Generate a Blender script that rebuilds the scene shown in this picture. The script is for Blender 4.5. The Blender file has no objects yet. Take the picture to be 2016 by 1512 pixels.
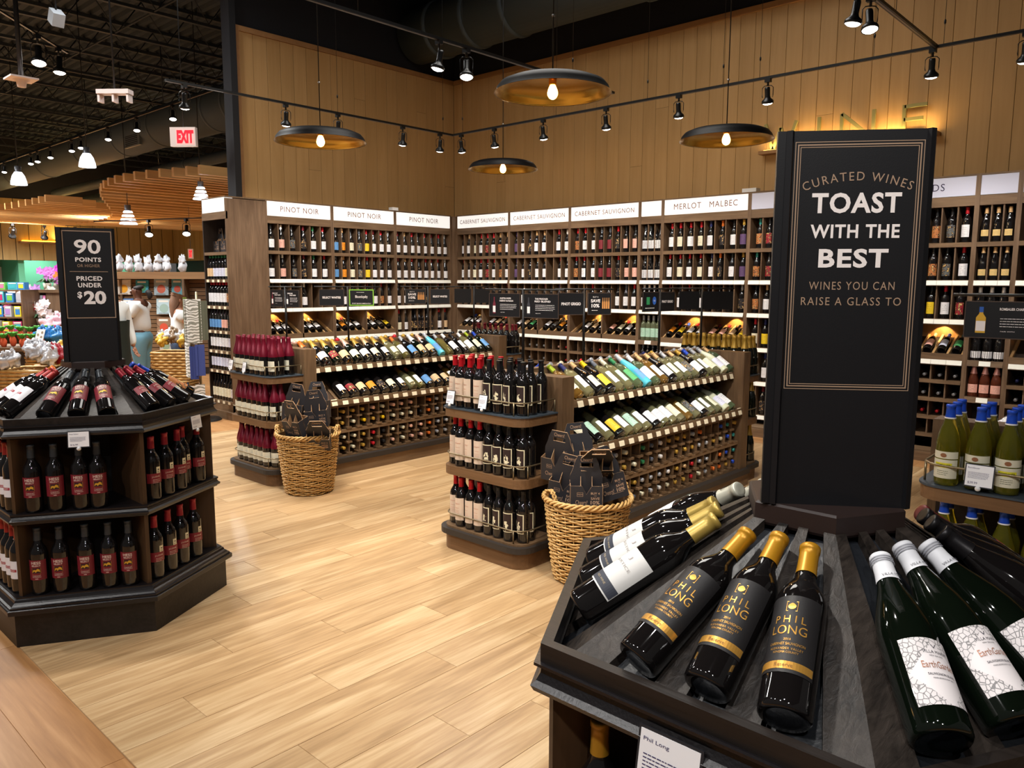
import bpy, math, random
from mathutils import Vector, Matrix
random.seed(7)
PI = math.pi
S = bpy.context.scene
C = S.collection
D = bpy.data
# ------------------------------------------------------------------ camera
R3 = ((0.73548805, 0.67752936, 0.00336166), (0.09041828, -0.09323341, -0.99153016), (-0.67147738, 0.72956254, -0.1298331))
cam = D.objects.new('camera', D.cameras.new('camera')); C.objects.link(cam)
cam.matrix_world = Matrix(((R3[0][0], -R3[1][0], -R3[2][0], 0), (R3[0][1], -R3[1][1], -R3[2][1], 0), (R3[0][2], -R3[1][2], -R3[2][2], 1.62), (0, 0, 0, 1)))
cam.data.sensor_width = 36; cam.data.lens = 36*1526/2016; cam.data.clip_end = 200; cam.data.clip_start = .02
S.camera = cam
# ------------------------------------------------------------------ world, exposure, general lights
S.view_settings.view_transform = 'Standard'; S.view_settings.look = 'None'
S.view_settings.exposure = 0.0; S.view_settings.gamma = 1.0; S.view_settings.use_curve_mapping = False
W = D.worlds.new('world'); S.world = W; W.use_nodes = True
W.node_tree.nodes['Background'].inputs[0].default_value = (.9, .85, .8, 1)
W.node_tree.nodes['Background'].inputs[1].default_value = .10
S.cycles.max_bounces = 7; S.cycles.transmission_bounces = 6; S.cycles.glossy_bounces = 4; S.cycles.diffuse_bounces = 3
S.cycles.caustics_reflective = False; S.cycles.caustics_refractive = False
S.cycles.sample_clamp_indirect = 4; S.cycles.use_light_tree = True
def alight(name, loc, size, power, col=(1, 1, 1), rot=(0, 0, 0), sy=None):
    l = D.lights.new(name, 'AREA'); l.energy = power; l.color = col; l.size = size
    if sy: l.shape = 'RECTANGLE'; l.size_y = sy
    o = D.objects.new(name, l); o.location = loc; o.rotation_euler = rot; C.objects.link(o); return o
def slight(name, loc, target, power, deg=50, col=(1, .95, .89), blend=.6, rad=.04):
    l = D.lights.new(name, 'SPOT'); l.energy = power; l.color = col; l.spot_size = math.radians(deg); l.spot_blend = blend; l.shadow_soft_size = rad
    o = D.objects.new(name, l); o.location = loc
    o.rotation_euler = (Vector(target)-Vector(loc)).to_track_quat('-Z', 'Y').to_euler(); C.objects.link(o); return o
SPOT_W, PEND_W, PUCK_W = 208, 14, 9
alight('aisle_fill_light', (-4.2, 4.6, 5.4), 2.4, 120, (1, .96, .9), sy=2.4)  # unseen overhead fill added for the aisle and walls, no fixture
# unseen fill lights added to brighten the florist, apart from its bell lamps
for _x, _y, _p in ((-12.0, 1.0, 500), (-15.4, 1.5, 500), (-19.8, 2.0, 600), (-24, 4, 700), (-24, 9, 700), (-29, 8, 900), (-29.5, 3, 700), (-17, 12.5, 600), (-10.5, 1.2, 150), (-8.4, 3.0, 110), (-10.2, 6.2, 160)):
    slight('florist_fill_light', (_x, _y, 5.6 if _y < 8 else 4.1), (_x-.01, _y, 0), _p*3.6, 150, (1, .985, .95), .9, .25)
for _x, _y, _z, _p in ((-1.0, -1.6, 4.6, 190), (.9, -.7, 3.4, 110), (-2.7, -1.2, 4.2, 170), (-.3, .1, 3.4, 70), (-3.9, -.7, 3.8, 130), (-5.2, .2, 4.0, 130)):
    slight('store_fill_light', (_x, _y, _z), (_x-.5, _y+1.6, 0), _p*1.1, 130, (1, .97, .94), .8, .05)   # unseen fill lights added around the camera for sign and bottle fronts
# ------------------------------------------------------------------ helpers
def lin(h):
    h = h.lstrip('#'); v = [int(h[i:i+2], 16)/255 for i in (0, 2, 4)]
    return tuple((c/12.92 if c <= .04045 else ((c+.055)/1.055)**2.4) for c in v)
MATS = {}
def mat(name, col='888888', rough=.5, metal=0, emit=0, ecol=None, spec=.5, coat=0, trans=0, ior=1.45, objcol=False, build=None, bump=None):
    if name in MATS: return MATS[name]
    m = D.materials.new(name); m.use_nodes = True; N = m.node_tree; b = N.nodes['Principled BSDF']
    c = lin(col) if isinstance(col, str) else col
    b.inputs['Base Color'].default_value = (*c, 1); b.inputs['Roughness'].default_value = rough; b.inputs['Metallic'].default_value = metal
    b.inputs['Specular IOR Level'].default_value = spec; b.inputs['Coat Weight'].default_value = coat; b.inputs['Transmission Weight'].default_value = trans
    b.inputs['IOR'].default_value = ior
    if emit:
        e = lin(ecol) if ecol else c
        b.inputs['Emission Color'].default_value = (*e, 1); b.inputs['Emission Strength'].default_value = emit
    if objcol:
        oi = N.nodes.new('ShaderNodeObjectInfo'); N.links.new(oi.outputs['Color'], b.inputs['Base Color'])
    if bump:
        nz = N.nodes.new('ShaderNodeTexNoise'); nz.inputs['Scale'].default_value = bump[0]; nz.inputs['Detail'].default_value = 4
        tc = N.nodes.new('ShaderNodeTexCoord'); N.links.new(tc.outputs['Object'], nz.inputs['Vector'])
        bp = N.nodes.new('ShaderNodeBump'); bp.inputs['Strength'].default_value = bump[1]; bp.inputs['Distance'].default_value = .005
        N.links.new(nz.outputs[0], bp.inputs['Height']); N.links.new(bp.outputs[0], b.inputs['Normal'])
    if build: build(m, N, b)
    MATS[name] = m; return m
def wood(name, c1, c2, axis='z', fine=40, rough=.45, rnd=.0, bump=.15, spec=.4, coat=0, big=.5):
    """grain stretched along AXIS; rnd = per-object variation"""
    def build(m, N, b):
        n, L = N.nodes, N.links
        tc = n.new('ShaderNodeTexCoord'); oi = n.new('ShaderNodeObjectInfo'); mp = n.new('ShaderNodeMapping')
        add = n.new('ShaderNodeVectorMath'); add.operation = 'MULTIPLY_ADD'
        add.inputs[1].default_value = (37, 53, 71)
        L.new(oi.outputs['Random'], add.inputs[0]); L.new(tc.outputs['Object'], add.inputs[2]); L.new(add.outputs[0], mp.inputs['Vector'])
        s = [fine]*3; s['xyz'.index(axis)] = fine*.05
        mp.inputs['Scale'].default_value = s
        nz = n.new('ShaderNodeTexNoise'); nz.inputs['Detail'].default_value = 5; nz.inputs['Roughness'].default_value = .62; nz.inputs['Scale'].default_value = 1; nz.inputs['Distortion'].default_value = .6
        L.new(mp.outputs[0], nz.inputs['Vector'])
        mp2 = n.new('ShaderNodeMapping'); s2 = [fine*.12]*3; s2['xyz'.index(axis)] = fine*.02; mp2.inputs['Scale'].default_value = s2
        L.new(add.outputs[0], mp2.inputs['Vector'])
        n2 = n.new('ShaderNodeTexNoise'); n2.inputs['Detail'].default_value = 3; n2.inputs['Scale'].default_value = 1; n2.inputs['Distortion'].default_value = 1.5; L.new(mp2.outputs[0], n2.inputs['Vector'])
        mx = n.new('ShaderNodeMix'); mx.inputs[0].default_value = big; L.new(nz.outputs[0], mx.inputs[2]); L.new(n2.outputs[0], mx.inputs[3])
        cr = n.new('ShaderNodeValToRGB'); cr.color_ramp.elements[0].position = .36; cr.color_ramp.elements[1].position = .64
        cr.color_ramp.elements[0].color = (*lin(c1), 1); cr.color_ramp.elements[1].color = (*lin(c2), 1)
        L.new(mx.outputs[0], cr.inputs[0])
        hs = n.new('ShaderNodeHueSaturation'); L.new(cr.outputs[0], hs.inputs['Color'])
        mr = n.new('ShaderNodeMapRange'); mr.inputs[3].default_value = 1-rnd; mr.inputs[4].default_value = 1+rnd
        L.new(oi.outputs['Random'], mr.inputs[0]); L.new(mr.outputs[0], hs.inputs['Value']); L.new(hs.outputs[0], b.inputs['Base Color'])
        if bump:
            bp = n.new('ShaderNodeBump'); bp.inputs['Strength'].default_value = bump; bp.inputs['Distance'].default_value = .002
            L.new(nz.outputs[0], bp.inputs['Height']); L.new(bp.outputs[0], b.inputs['Normal'])
    return mat(name, rough=rough, spec=spec, coat=coat, build=build)
class MB:
    def __init__(s): s.v = []; s.f = []; s.m = []; s.sm = []
    def add(s, vs, fs, m=0, smooth=False):
        k = len(s.v); s.v += [tuple(v) for v in vs]; s.f += [tuple(i+k for i in f) for f in fs]; s.m += [m]*len(fs); s.sm += [smooth]*len(fs); return s
    def box(s, x0, y0, z0, x1, y1, z1, m=0, M=None):
        vs = [(x, y, z) for z in (z0, z1) for y in (y0, y1) for x in (x0, x1)]
        if M: vs = [M @ Vector(v) for v in vs]
        return s.add(vs, [(0, 2, 3, 1), (4, 5, 7, 6), (0, 1, 5, 4), (2, 6, 7, 3), (0, 4, 6, 2), (1, 3, 7, 5)], m)
    def prism(s, poly, z0, z1, m=0, M=None, smooth=False):
        n = len(poly); vs = [(x, y, z0) for x, y in poly]+[(x, y, z1) for x, y in poly]
        if M: vs = [M @ Vector(v) for v in vs]
        s.add(vs, [tuple(range(n-1, -1, -1)), tuple(range(n, 2*n))], m)
        k = len(s.v)-2*n
        s.f += [(k+i, k+(i+1) % n, k+n+(i+1) % n, k+n+i) for i in range(n)]; s.m += [m]*n; s.sm += [smooth]*n; return s
    def lathe(s, prof, n=24, m=0, M=None, smooth=True, a0=0, a1=None, caps=False):
        """prof: (r, z[, mat])"""
        full = a1 is None; a1 = a0+2*PI if full else a1; cols = n if full else n+1; vs = []
        for p in prof:
            for i in range(cols):
                a = a0+(a1-a0)*i/n; vs.append((p[0]*math.cos(a), p[0]*math.sin(a), p[1]))
        if M: vs = [M @ Vector(v) for v in vs]
        k = len(s.v); s.v += [tuple(v) for v in vs]
        for j in range(len(prof)-1):
            mm = prof[j][2] if len(prof[j]) > 2 else m
            for i in range(n):
                i2 = (i+1) % cols; s.f.append((k+j*cols+i, k+j*cols+i2, k+(j+1)*cols+i2, k+(j+1)*cols+i)); s.m.append(mm); s.sm.append(smooth)
        if caps:
            s.f.append(tuple(k+i for i in range(cols-1, -1, -1))); s.f.append(tuple(k+(len(prof)-1)*cols+i for i in range(cols))); s.m += [m, m]; s.sm += [False, False]
        return s
    def tube(s, path, r, n=8, m=0, closed=False, caps=True):
        P = [Vector(p) for p in path]; L = len(P); rings = []
        for i in range(L):
            t = (P[(i+1) % L]-P[i-1]) if closed else (P[min(i+1, L-1)]-P[max(i-1, 0)])
            t.normalize(); u = t.cross(Vector((0, 0, 1)))
            if u.length < .05: u = t.cross(Vector((1, 0, 0)))
            u.normalize(); w = t.cross(u); rr = r[i] if isinstance(r, (list, tuple)) else r
            rings.append([P[i]+(u*math.cos(2*PI*j/n)+w*math.sin(2*PI*j/n))*rr for j in range(n)])
        k = len(s.v)
        for g in rings: s.v += [tuple(v) for v in g]
        for i in range(L if closed else L-1):
            i2 = (i+1) % L
            for j in range(n): s.f.append((k+i*n+j, k+i2*n+j, k+i2*n+(j+1) % n, k+i*n+(j+1) % n)); s.m.append(m); s.sm.append(True)
        if caps and not closed:
            s.f.append(tuple(k+j for j in range(n))); s.f.append(tuple(k+(L-1)*n+j for j in range(n-1, -1, -1))); s.m += [m, m]; s.sm += [False, False]
        return s
    def mesh(s, name, mats):
        me = D.meshes.new(name); me.from_pydata(s.v, [], s.f)
        for m in (mats if isinstance(mats, (list, tuple)) else [mats]): me.materials.append(m)
        me.polygons.foreach_set('material_index', s.m); me.polygons.foreach_set('use_smooth', s.sm); me.update(); return me
def ob(name, me, parent=None, loc=None, M=None, col=None, kind=None, label=None):
    o = D.objects.new(name, me); C.objects.link(o)
    if parent: o.parent = parent
    if loc: o.location = loc
    if M is not None: o.matrix_basis = M
    if col: o.color = (*(lin(col) if isinstance(col, str) else col), 1)
    if kind: o['kind'] = kind
    if label: o['label'] = label
    return o
def build(name, mb, mats, parent=None, **k): return ob(name, mb.mesh(name, mats), parent, **k)
def tag(o, label, cat, group=None):
    o['label'] = label; o['category'] = cat
    if group: o['group'] = group
    return o
def thing(name, label, cat, loc=(0, 0, 0), rz=0, group=None, M=None):
    o = D.objects.new(name, None); C.objects.link(o); o.location = loc; o.rotation_euler = (0, 0, rz); o.empty_display_size = .1
    if M is not None: o.matrix_basis = M
    return tag(o, label, cat, group)
def struct(name, mb, m, **k): return build(name, mb, m, kind='structure', **k)
_T = {}
def tmesh(s, size=1, align='CENTER', bold=0, sp=1, sx=1, res=3):
    key = (s, size, align, bold, sp, sx)
    if key not in _T:
        c = D.curves.new('t', 'FONT'); c.body = s; c.size = size; c.align_x = align; c.align_y = 'CENTER'; c.offset = bold; c.space_character = sp; c.resolution_u = res
        o = D.objects.new('t', c); me = D.meshes.new_from_object(o)
        _T[key] = ([(v.co.x*sx, v.co.y) for v in me.vertices], [tuple(p.vertices) for p in me.polygons]); D.objects.remove(o); D.curves.remove(c); D.meshes.remove(me)
    return _T[key]
def text(mb, s, fn, size=1, m=0, **k):
    """fn maps (x, y) of the writing to a 3-D point"""
    vs, fs = tmesh(s, size, **k); return mb.add([fn(x, y) for x, y in vs], fs, m)
ORD = 'first second third fourth fifth sixth seventh eighth ninth tenth eleventh twelfth thirteenth fourteenth fifteenth sixteenth seventeenth eighteenth nineteenth twentieth'.split()
def frame(o, x, y, z=None):
    """matrix with columns x, y, z at o"""
    x = Vector(x).normalized(); y = Vector(y).normalized(); z = x.cross(y) if z is None else Vector(z).normalized()
    return Matrix(((x[0], y[0], z[0], o[0]), (x[1], y[1], z[1], o[1]), (x[2], y[2], z[2], o[2]), (0, 0, 0, 1)))
# ------------------------------------------------------------------ materials
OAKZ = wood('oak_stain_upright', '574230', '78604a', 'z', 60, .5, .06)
OAKX = wood('oak_stain_x', '5a4531', '7d644b', 'x', 60, .5, .06)
OAKY = wood('oak_stain_y', '5a4531', '7d644b', 'y', 60, .5, .06)
OAKD = wood('oak_shaded_inside', '20160f', '2d2017', 'z', 50, .6, .05)  # darker oak copy, shade of the recesses put into its colour
DARKW = wood('black_stained_wood', '120e0b', '241e1b', 'x', 70, .42, .08, .35, .4)
DARKP = mat('black_lacquered_molding', '141113', .32, bump=(160, .12))
KIN = wood('kiosk_inner_panel', '3a2817', '4b3522', 'z', 60, .5, .05)
KBK = mat('kiosk_core_black', '0d0b0a', .7)
BUMP = mat('dark_bumper', '2a2420', .55, bump=(300, .1))
BLK = mat('black_metal', '0c0c0e', .45)
SIGNB = mat('sign_black', '111114', .42, bump=(500, .03))
LIGHTT = mat('sign_light_ink', 'f0e8e4', .6)
TANT = mat('sign_tan_ink', 'a3876f', .6)
GOLDM = mat('gold_foil', 'c08a2c', .28, .9)
BRASS = mat('brass_rail', '8a7b60', .35, .8)
PAPER = mat('white_card', 'e9e8ea', .7)
KRAFT = mat('kraft_board', 'b8926c', .8)
CARRB = mat('black_card', '29282c', .55)
SLATE = mat('slate_top', '39424a', .4)
# ------------------------------------------------------------------ floor
def vinyl(name, c1, c2, c3, axis):
    def b_(m, N, b):
        n, L = N.nodes, N.links
        tc = n.new('ShaderNodeTexCoord'); oi = n.new('ShaderNodeObjectInfo'); add = n.new('ShaderNodeVectorMath'); add.operation = 'MULTIPLY_ADD'
        add.inputs[1].default_value = (13, 29, 7); L.new(oi.outputs['Random'], add.inputs[0]); L.new(tc.outputs['Object'], add.inputs[2])
        def nz(sc, det, dist):
            mp = n.new('ShaderNodeMapping'); s = [sc]*3; s['xyz'.index(axis)] = sc*.07; mp.inputs['Scale'].default_value = s; L.new(add.outputs[0], mp.inputs[0])
            q = n.new('ShaderNodeTexNoise'); q.inputs['Scale'].default_value = 1; q.inputs['Detail'].default_value = det; q.inputs['Distortion'].default_value = dist; L.new(mp.outputs[0], q.inputs[0]); return q
        a = nz(9, 4, .8); c = nz(55, 5, .3)
        mx = n.new('ShaderNodeMix'); mx.inputs[0].default_value = .4; L.new(a.outputs[0], mx.inputs[2]); L.new(c.outputs[0], mx.inputs[3])
        cr = n.new('ShaderNodeValToRGB'); e = cr.color_ramp.elements; e[0].position = .33; e[0].color = (*lin(c1), 1); e[1].position = .66; e[1].color = (*lin(c3), 1)
        q = e.new(.5); q.color = (*lin(c2), 1); L.new(mx.outputs[0], cr.inputs[0])
        hs = n.new('ShaderNodeHueSaturation'); mr = n.new('ShaderNodeMapRange'); mr.inputs[3].default_value = .9; mr.inputs[4].default_value = 1.06
        L.new(oi.outputs['Random'], mr.inputs[0]); L.new(mr.outputs[0], hs.inputs['Value']); L.new(cr.outputs[0], hs.inputs['Color']); L.new(hs.outputs[0], b.inputs['Base Color'])
        bp = n.new('ShaderNodeBump'); bp.inputs['Strength'].default_value = .08; bp.inputs['Distance'].default_value = .001; L.new(c.outputs[0], bp.inputs['Height']); L.new(bp.outputs[0], b.inputs['Normal'])
    return mat(name, rough=.38, build=b_)
VLIGHT = vinyl('pale_vinyl_plank', '997852', 'b8966c', 'd0b38a', 'y')
VBROWN = vinyl('brown_vinyl_plank', '95683f', 'a97a4c', 'bb8d5e', 'x')
GAP = mat('floor_joint', 'a08462', .7)
GAPB = mat('floor_joint_brown', '5e4028', .7)
fl = struct('floor', MB().box(-7.96, .925, -.02, 2.2, 7.44, -.0022), GAP); fl['label'] = 'pale oak vinyl plank floor'
fb = struct('floor', MB().box(-30, -4, -.12, 6, 15, -.0042), VBROWN); fb['label'] = 'brown vinyl plank floor'
def plank(w, l, m, ax):
    g = .0005; b = .0008; a = MB(); x, y = (w-g, l-g) if ax == 'y' else (l-g, w-g)
    a.add([(g, g, -.003), (x, g, -.003), (x, y, -.003), (g, y, -.003), (g+b, g+b, 0), (x-b, g+b, 0), (x-b, y-b, 0), (g+b, y-b, 0)], [(0, 1, 5, 4), (1, 2, 6, 5), (2, 3, 7, 6), (3, 0, 4, 7), (4, 5, 6, 7)]); return a.mesh('floor_plank', m)
PW, PL = .203, 1.22; pm = {}
i = 0; x = -7.96
while x < 1.4:
    w = min(PW, 2.2-x); y = .925; first = True; off = (i*.37) % 1
    while y < 7.44-.01:
        l = min(PL*(off if first and off > .15 else 1), 7.44-y); first = False
        k = (round(w, 3), round(l, 3))
        if k not in pm: pm[k] = plank(w, l, VLIGHT, 'y')
        if not (x > -.2 and y < 3): ob('floor_plank', pm[k], fl, loc=(x, y, 0))
        y += l
    x += PW; i += 1
def brown(x0, x1, y0, y1):
    y = y0; i = 0
    while y < y1-.01:
        w = min(PW, y1-y); x = x0-((i*.43) % 1)*PL; i += 1
        while x < x1-.01:
            a = max(x, x0); l = min(x+PL, x1)-a
            if l > .02:
                k = (round(w, 3), round(l, 3), 'b')
                if k not in pm: pm[k] = plank(w, l, VBROWN, 'x')
                ob('floor_plank', pm[k], fb, loc=(a, y, -.001))
            x += PL
        y += w
brown(-5.6, -1.2, -.5, .925); brown(-10.4, -7.96, .925, 4.5); brown(-4.4, -1, 7.44, 7.75)
# ------------------------------------------------------------------ paneled walls
PANEL = wood('tan_wall_panel', 'b18c5a', 'bd9866', 'z', 22, .55, .045, .03, .3)
PTRIM = wood('wall_panel_trim', '956d44', 'a2794e', 'x', 22, .5, 0, .05)
NAVY = mat('dark_navy_paint', '10121a', .8)
XW, YW = -8.85, 8.30
wl = struct('wall_left', MB().box(XW-.16, 4.80, 0, XW-.012, YW+.2, 7.0), NAVY); wl['label'] = 'tan paneled wall with dark navy upper part'
wb = struct('wall_back', MB().box(XW, YW+.012, 0, 6, YW+.2, 7.0), NAVY); wb['label'] = 'tan paneled wall behind the red wine bays'
GAPW = mat('panel_joint', '4a3720', .8)
build('panel_backing', MB().box(XW-.0119, 4.83, 2.3, XW-.011, YW, 4.55), GAPW, wl); build('panel_backing', MB().box(XW, YW+.011, 2.3, 6, YW+.0119, 4.55), GAPW, wb)
def board(w, h, ax):
    a = MB(); t = .012; g = .0014; b = .0025
    for s in (0,):
        P = [(g, 0), (w-g, 0), (w-g, t-b), (w-g-b, t), (g+b, t), (g, t-b)]
        if ax == 'y': vs = [(-t+q[1], q[0], z) for z in (g, h-g) for q in P]
        else: vs = [(q[0], t-q[1], z) for z in (g, h-g) for q in P]
        a.add(vs, [(i, (i+1) % 6, (i+1) % 6+6, i+6) for i in range(6)]+[tuple(range(6, 12))])
    return a.mesh('wall_panel', PANEL)
bm_ = {}
def boards(wall, ax, a0, a1, w, z0, z1):
    p = a0; r = random.Random(3)
    while p < a1-.02:
        ww = min(w, a1-p); z = z0
        cuts = sorted(r.sample([3.05, 3.35, 3.7, 4.05], 1)) if r.random() < .22 else []
        for c in cuts+[z1]:
            k = (round(ww, 3), round(c-z, 3), ax)
            if k not in bm_: bm_[k] = board(ww, c-z, ax)
            ob('wall_panel', bm_[k], wall, loc=(XW, p, z) if ax == 'y' else (p, YW, z)); z = c
        p += ww
boards(wl, 'y', 4.845, YW, .182, 2.3, 4.54); boards(wb, 'x', XW, 2.2, .1775, 2.3, 4.54)
struct('trim_1', MB().box(XW-.012, 4.80, 4.54, XW+.02, YW, 4.60).box(XW-.012, 4.80, 2.3, XW+.02, 4.845, 4.54), PTRIM)
struct('trim_2', MB().box(XW+.02, YW-.02, 4.54, 6, YW+.012, 4.60), PTRIM)
struct('trim_3', MB().box(XW-.16, 4.72, 0, XW+.03, 4.80, 7.0), mat('black_corner_guard', '16171c', .6))
# ------------------------------------------------------------------ bottles
GDARK = mat('dark_bottle_glass', (.006, .005, .005), .05, spec=.6, coat=.3)
GGREEN = mat('deep_green_bottle_glass', (.0025, .0045, .0025), .05, spec=.6, coat=.3)
GTINT = mat('tinted_bottle_glass', 'c8c890', .05, trans=.86, ior=1.3, objcol=True, coat=.4)
GOPAQ = mat('coated_bottle', 'c8c890', .22, objcol=True, coat=.5)
FOIL = mat('bottle_capsule', 'aa2222', .36, .25, objcol=True)
def label_mat(kind):
    def b_(m, N, b):
        n, L = N.nodes, N.links
        oi = n.new('ShaderNodeObjectInfo'); uv = n.new('ShaderNodeUVMap'); uv.uv_map = 'uv'; sp = n.new('ShaderNodeSeparateXYZ'); L.new(uv.outputs[0], sp.inputs[0])
        def mth(op, a, c_=None, d=None):
            q = n.new('ShaderNodeMath'); q.operation = op
            for i, v in enumerate((a, c_, d)):
                if v is None: continue
                if hasattr(v, 'links'): L.new(v, q.inputs[i])
                else: q.inputs[i].default_value = v
            return q.outputs[0]
        def mix(f, a, c_):
            q = n.new('ShaderNodeMix'); q.data_type = 'RGBA'; L.new(f, q.inputs[0])
            for i, v in ((6, a), (7, c_)):
                if hasattr(v, 'links'): L.new(v, q.inputs[i])
                else: q.inputs[i].default_value = (*lin(v), 1)
            return q.outputs[2]
        u, v = sp.outputs[0], sp.outputs[1]
        add = n.new('ShaderNodeVectorMath'); add.operation = 'MULTIPLY_ADD'; add.inputs[1].default_value = (31, 17, 5); L.new(oi.outputs['Random'], add.inputs[0]); L.new(uv.outputs[0], add.inputs[2])
        nz = n.new('ShaderNodeTexNoise'); L.new(add.outputs[0], nz.inputs['Vector'])
        if kind == 'paper':   # lines of small print across the middle
            mp = n.new('ShaderNodeMapping'); mp.inputs['Scale'].default_value = (16, 7, 1); L.new(add.outputs[0], mp.inputs[0]); L.new(mp.outputs[0], nz.inputs['Vector']); nz.inputs['Scale'].default_value = 1
            ln = mth('GREATER_THAN', mth('SINE', mth('MULTIPLY', v, 44)), .45)
            c1 = mth('LESS_THAN', mth('ABSOLUTE', mth('SUBTRACT', u, .5)), .26)
            c2 = mth('LESS_THAN', mth('ABSOLUTE', mth('SUBTRACT', v, .5)), .33)
            f = mth('MULTIPLY', mth('MULTIPLY', mth('MULTIPLY', ln, c1), c2), mth('MULTIPLY', mth('GREATER_THAN', nz.outputs[0], .5), .5))
            col = mix(f, oi.outputs['Color'], '3a2c2c')
        elif kind == 'art':
            nz.inputs['Scale'].default_value = 5; nz.inputs['Detail'].default_value = 3
            f = mth('GREATER_THAN', nz.outputs[0], .52); f2 = mth('GREATER_THAN', nz.outputs[0], .6)
            col = mix(f2, mix(f, oi.outputs['Color'], '2a1518'), 'c9a568')
        elif kind == 'frame':
            du = mth('ABSOLUTE', mth('SUBTRACT', u, .5)); dv = mth('ABSOLUTE', mth('SUBTRACT', v, .5))
            bd = mth('MAXIMUM', mth('GREATER_THAN', du, .43), mth('GREATER_THAN', dv, .455))
            nz.inputs['Scale'].default_value = 7; nz.inputs['Detail'].default_value = 2
            rad = mth('ADD', mth('POWER', mth('MULTIPLY', du, 3.2), 2), mth('POWER', mth('MULTIPLY', mth('SUBTRACT', v, .38), 3.0), 2))
            fig = mth('GREATER_THAN', mth('SUBTRACT', nz.outputs[0], mth('MULTIPLY', rad, .35)), .4)
            col = mix(mth('MAXIMUM', bd, fig), '2a1a18', 'd9cfae')
        elif kind == 'flower':
            vo = n.new('ShaderNodeTexVoronoi'); vo.feature = 'DISTANCE_TO_EDGE'; vo.inputs['Scale'].default_value = 13; L.new(add.outputs[0], vo.inputs['Vector'])
            du = mth('ABSOLUTE', mth('SUBTRACT', u, .5)); dv = mth('ABSOLUTE', mth('SUBTRACT', v, .46))
            edge = mth('GREATER_THAN', mth('ADD', mth('MULTIPLY', du, 1.5), mth('MULTIPLY', dv, 1.5)), .72)
            f = mth('MULTIPLY', edge, mth('MULTIPLY', mth('LESS_THAN', vo.outputs[0], .06), .75))
            wash = mth('MULTIPLY', edge, .12); col = mix(f, mix(wash, oi.outputs['Color'], '777777'), '4a4a4c')
        L.new(col, b.inputs['Base Color'])
    return mat('label_'+kind, rough=.55, build=b_)
LM = {k: label_mat(k) for k in ('paper', 'art', 'frame', 'flower')}
PLAIN = mat('label_plain', 'ffffff', .5, objcol=True)
GLASS = {'dark': GDARK, 'green': GGREEN, 'tint': GTINT, 'opaque': GOPAQ}
SH = {'bordeaux': dict(r=.0375, h=.300, p=[(0, .004), (.024, .003), (.033, 0), (.0368, .004), (.0375, .012), (.0375, .182), (.0362, .193), (.0320, .206), (.0240, .219), (.0175, .231), (.0148, .244), (.0140, .27), (.0140, .292), (.0150, .2925), (.0150, .299), (0, .3)], cap=(.243, .0152), lab=(.045, .150)),
      'burgundy': dict(r=.0405, h=.298, p=[(0, .004), (.026, .003), (.036, 0), (.0398, .004), (.0405, .012), (.0405, .150), (.0395, .165), (.0350, .188), (.0285, .21), (.0220, .23), (.0170, .248), (.0148, .265), (.0142, .29), (.0152, .2905), (.0152, .297), (0, .298)], cap=(.248, .0170), lab=(.035, .130)),
      'champagne': dict(r=.0435, h=.312, p=[(0, .004), (.026, .003), (.038, 0), (.0427, .004), (.0435, .012), (.0435, .14), (.042, .16), (.0365, .186), (.0290, .212), (.0215, .24), (.0165, .268), (.0150, .30), (.0165, .301), (.0165, .311), (0, .312)], cap=(.215, .0285), lab=(.045, .120)),
      'flute': dict(r=.0365, h=.33, p=[(0, .004), (.024, .003), (.033, 0), (.036, .004), (.0365, .012), (.0365, .16), (.0345, .185), (.0290, .22), (.0220, .25), (.0165, .28), (.0145, .30), (.0142, .322), (.0152, .3225), (.0152, .329), (0, .33)], cap=(.265, .0195), lab=(.045, .140))}
_bm = {}
def rat(p, z):
    for a, b in zip(p, p[1:]):
        if a[1] <= z <= b[1] and b[1] > a[1]: return a[0]+(b[0]-a[0])*(z-a[1])/(b[1]-a[1])
    return p[-2][0]
def bmesh_(shape, glass, n):
    k = (shape, glass, n)
    if k not in _bm: _bm[k] = MB().lathe(SH[shape]['p'], n).mesh('bottle_glass', GLASS[glass])
    return _bm[k]
def cmesh(shape, n, style='foil'):
    k = ('cap', shape, n, style)
    if k not in _bm:
        s = SH[shape]; z0, r0 = s['cap']; h = s['h']; e = .0011
        if style == 'champ':
            pr = [(rat(s['p'], z0)+e, z0)]+[(rat(s['p'], z0+(h-.03-z0)*i/6)+e+(.0012 if i % 2 else 0), z0+(h-.03-z0)*i/6) for i in range(1, 7)]+[(.0185, h-.024), (.0185, h-.004), (.015, h+.0015), (0, h+.0025)]
        elif style == 'wax':
            z0 = .15; pr = [(rat(s['p'], z0)+e, z0)]+[(rat(s['p'], z0+(h-z0)*i/10)+e*1.5, z0+(h-z0)*i/10) for i in range(1, 10)]+[(.0165, h), (.012, h+.003), (0, h+.003)]
        else:
            pr = [(rat(s['p'], z0)+e, z0)]+[(rat(s['p'], z0+(h-.010-z0)*i/4)+e, z0+(h-.010-z0)*i/4) for i in range(1, 5)]+[(.0163, h-.0095), (.0165, h-.001), (.0150, h+.0012), (.009, h+.0006), (0, h+.0012)]
        _bm[k] = MB().lathe(pr, n).mesh('capsule', FOIL)
    return _bm[k]
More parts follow.
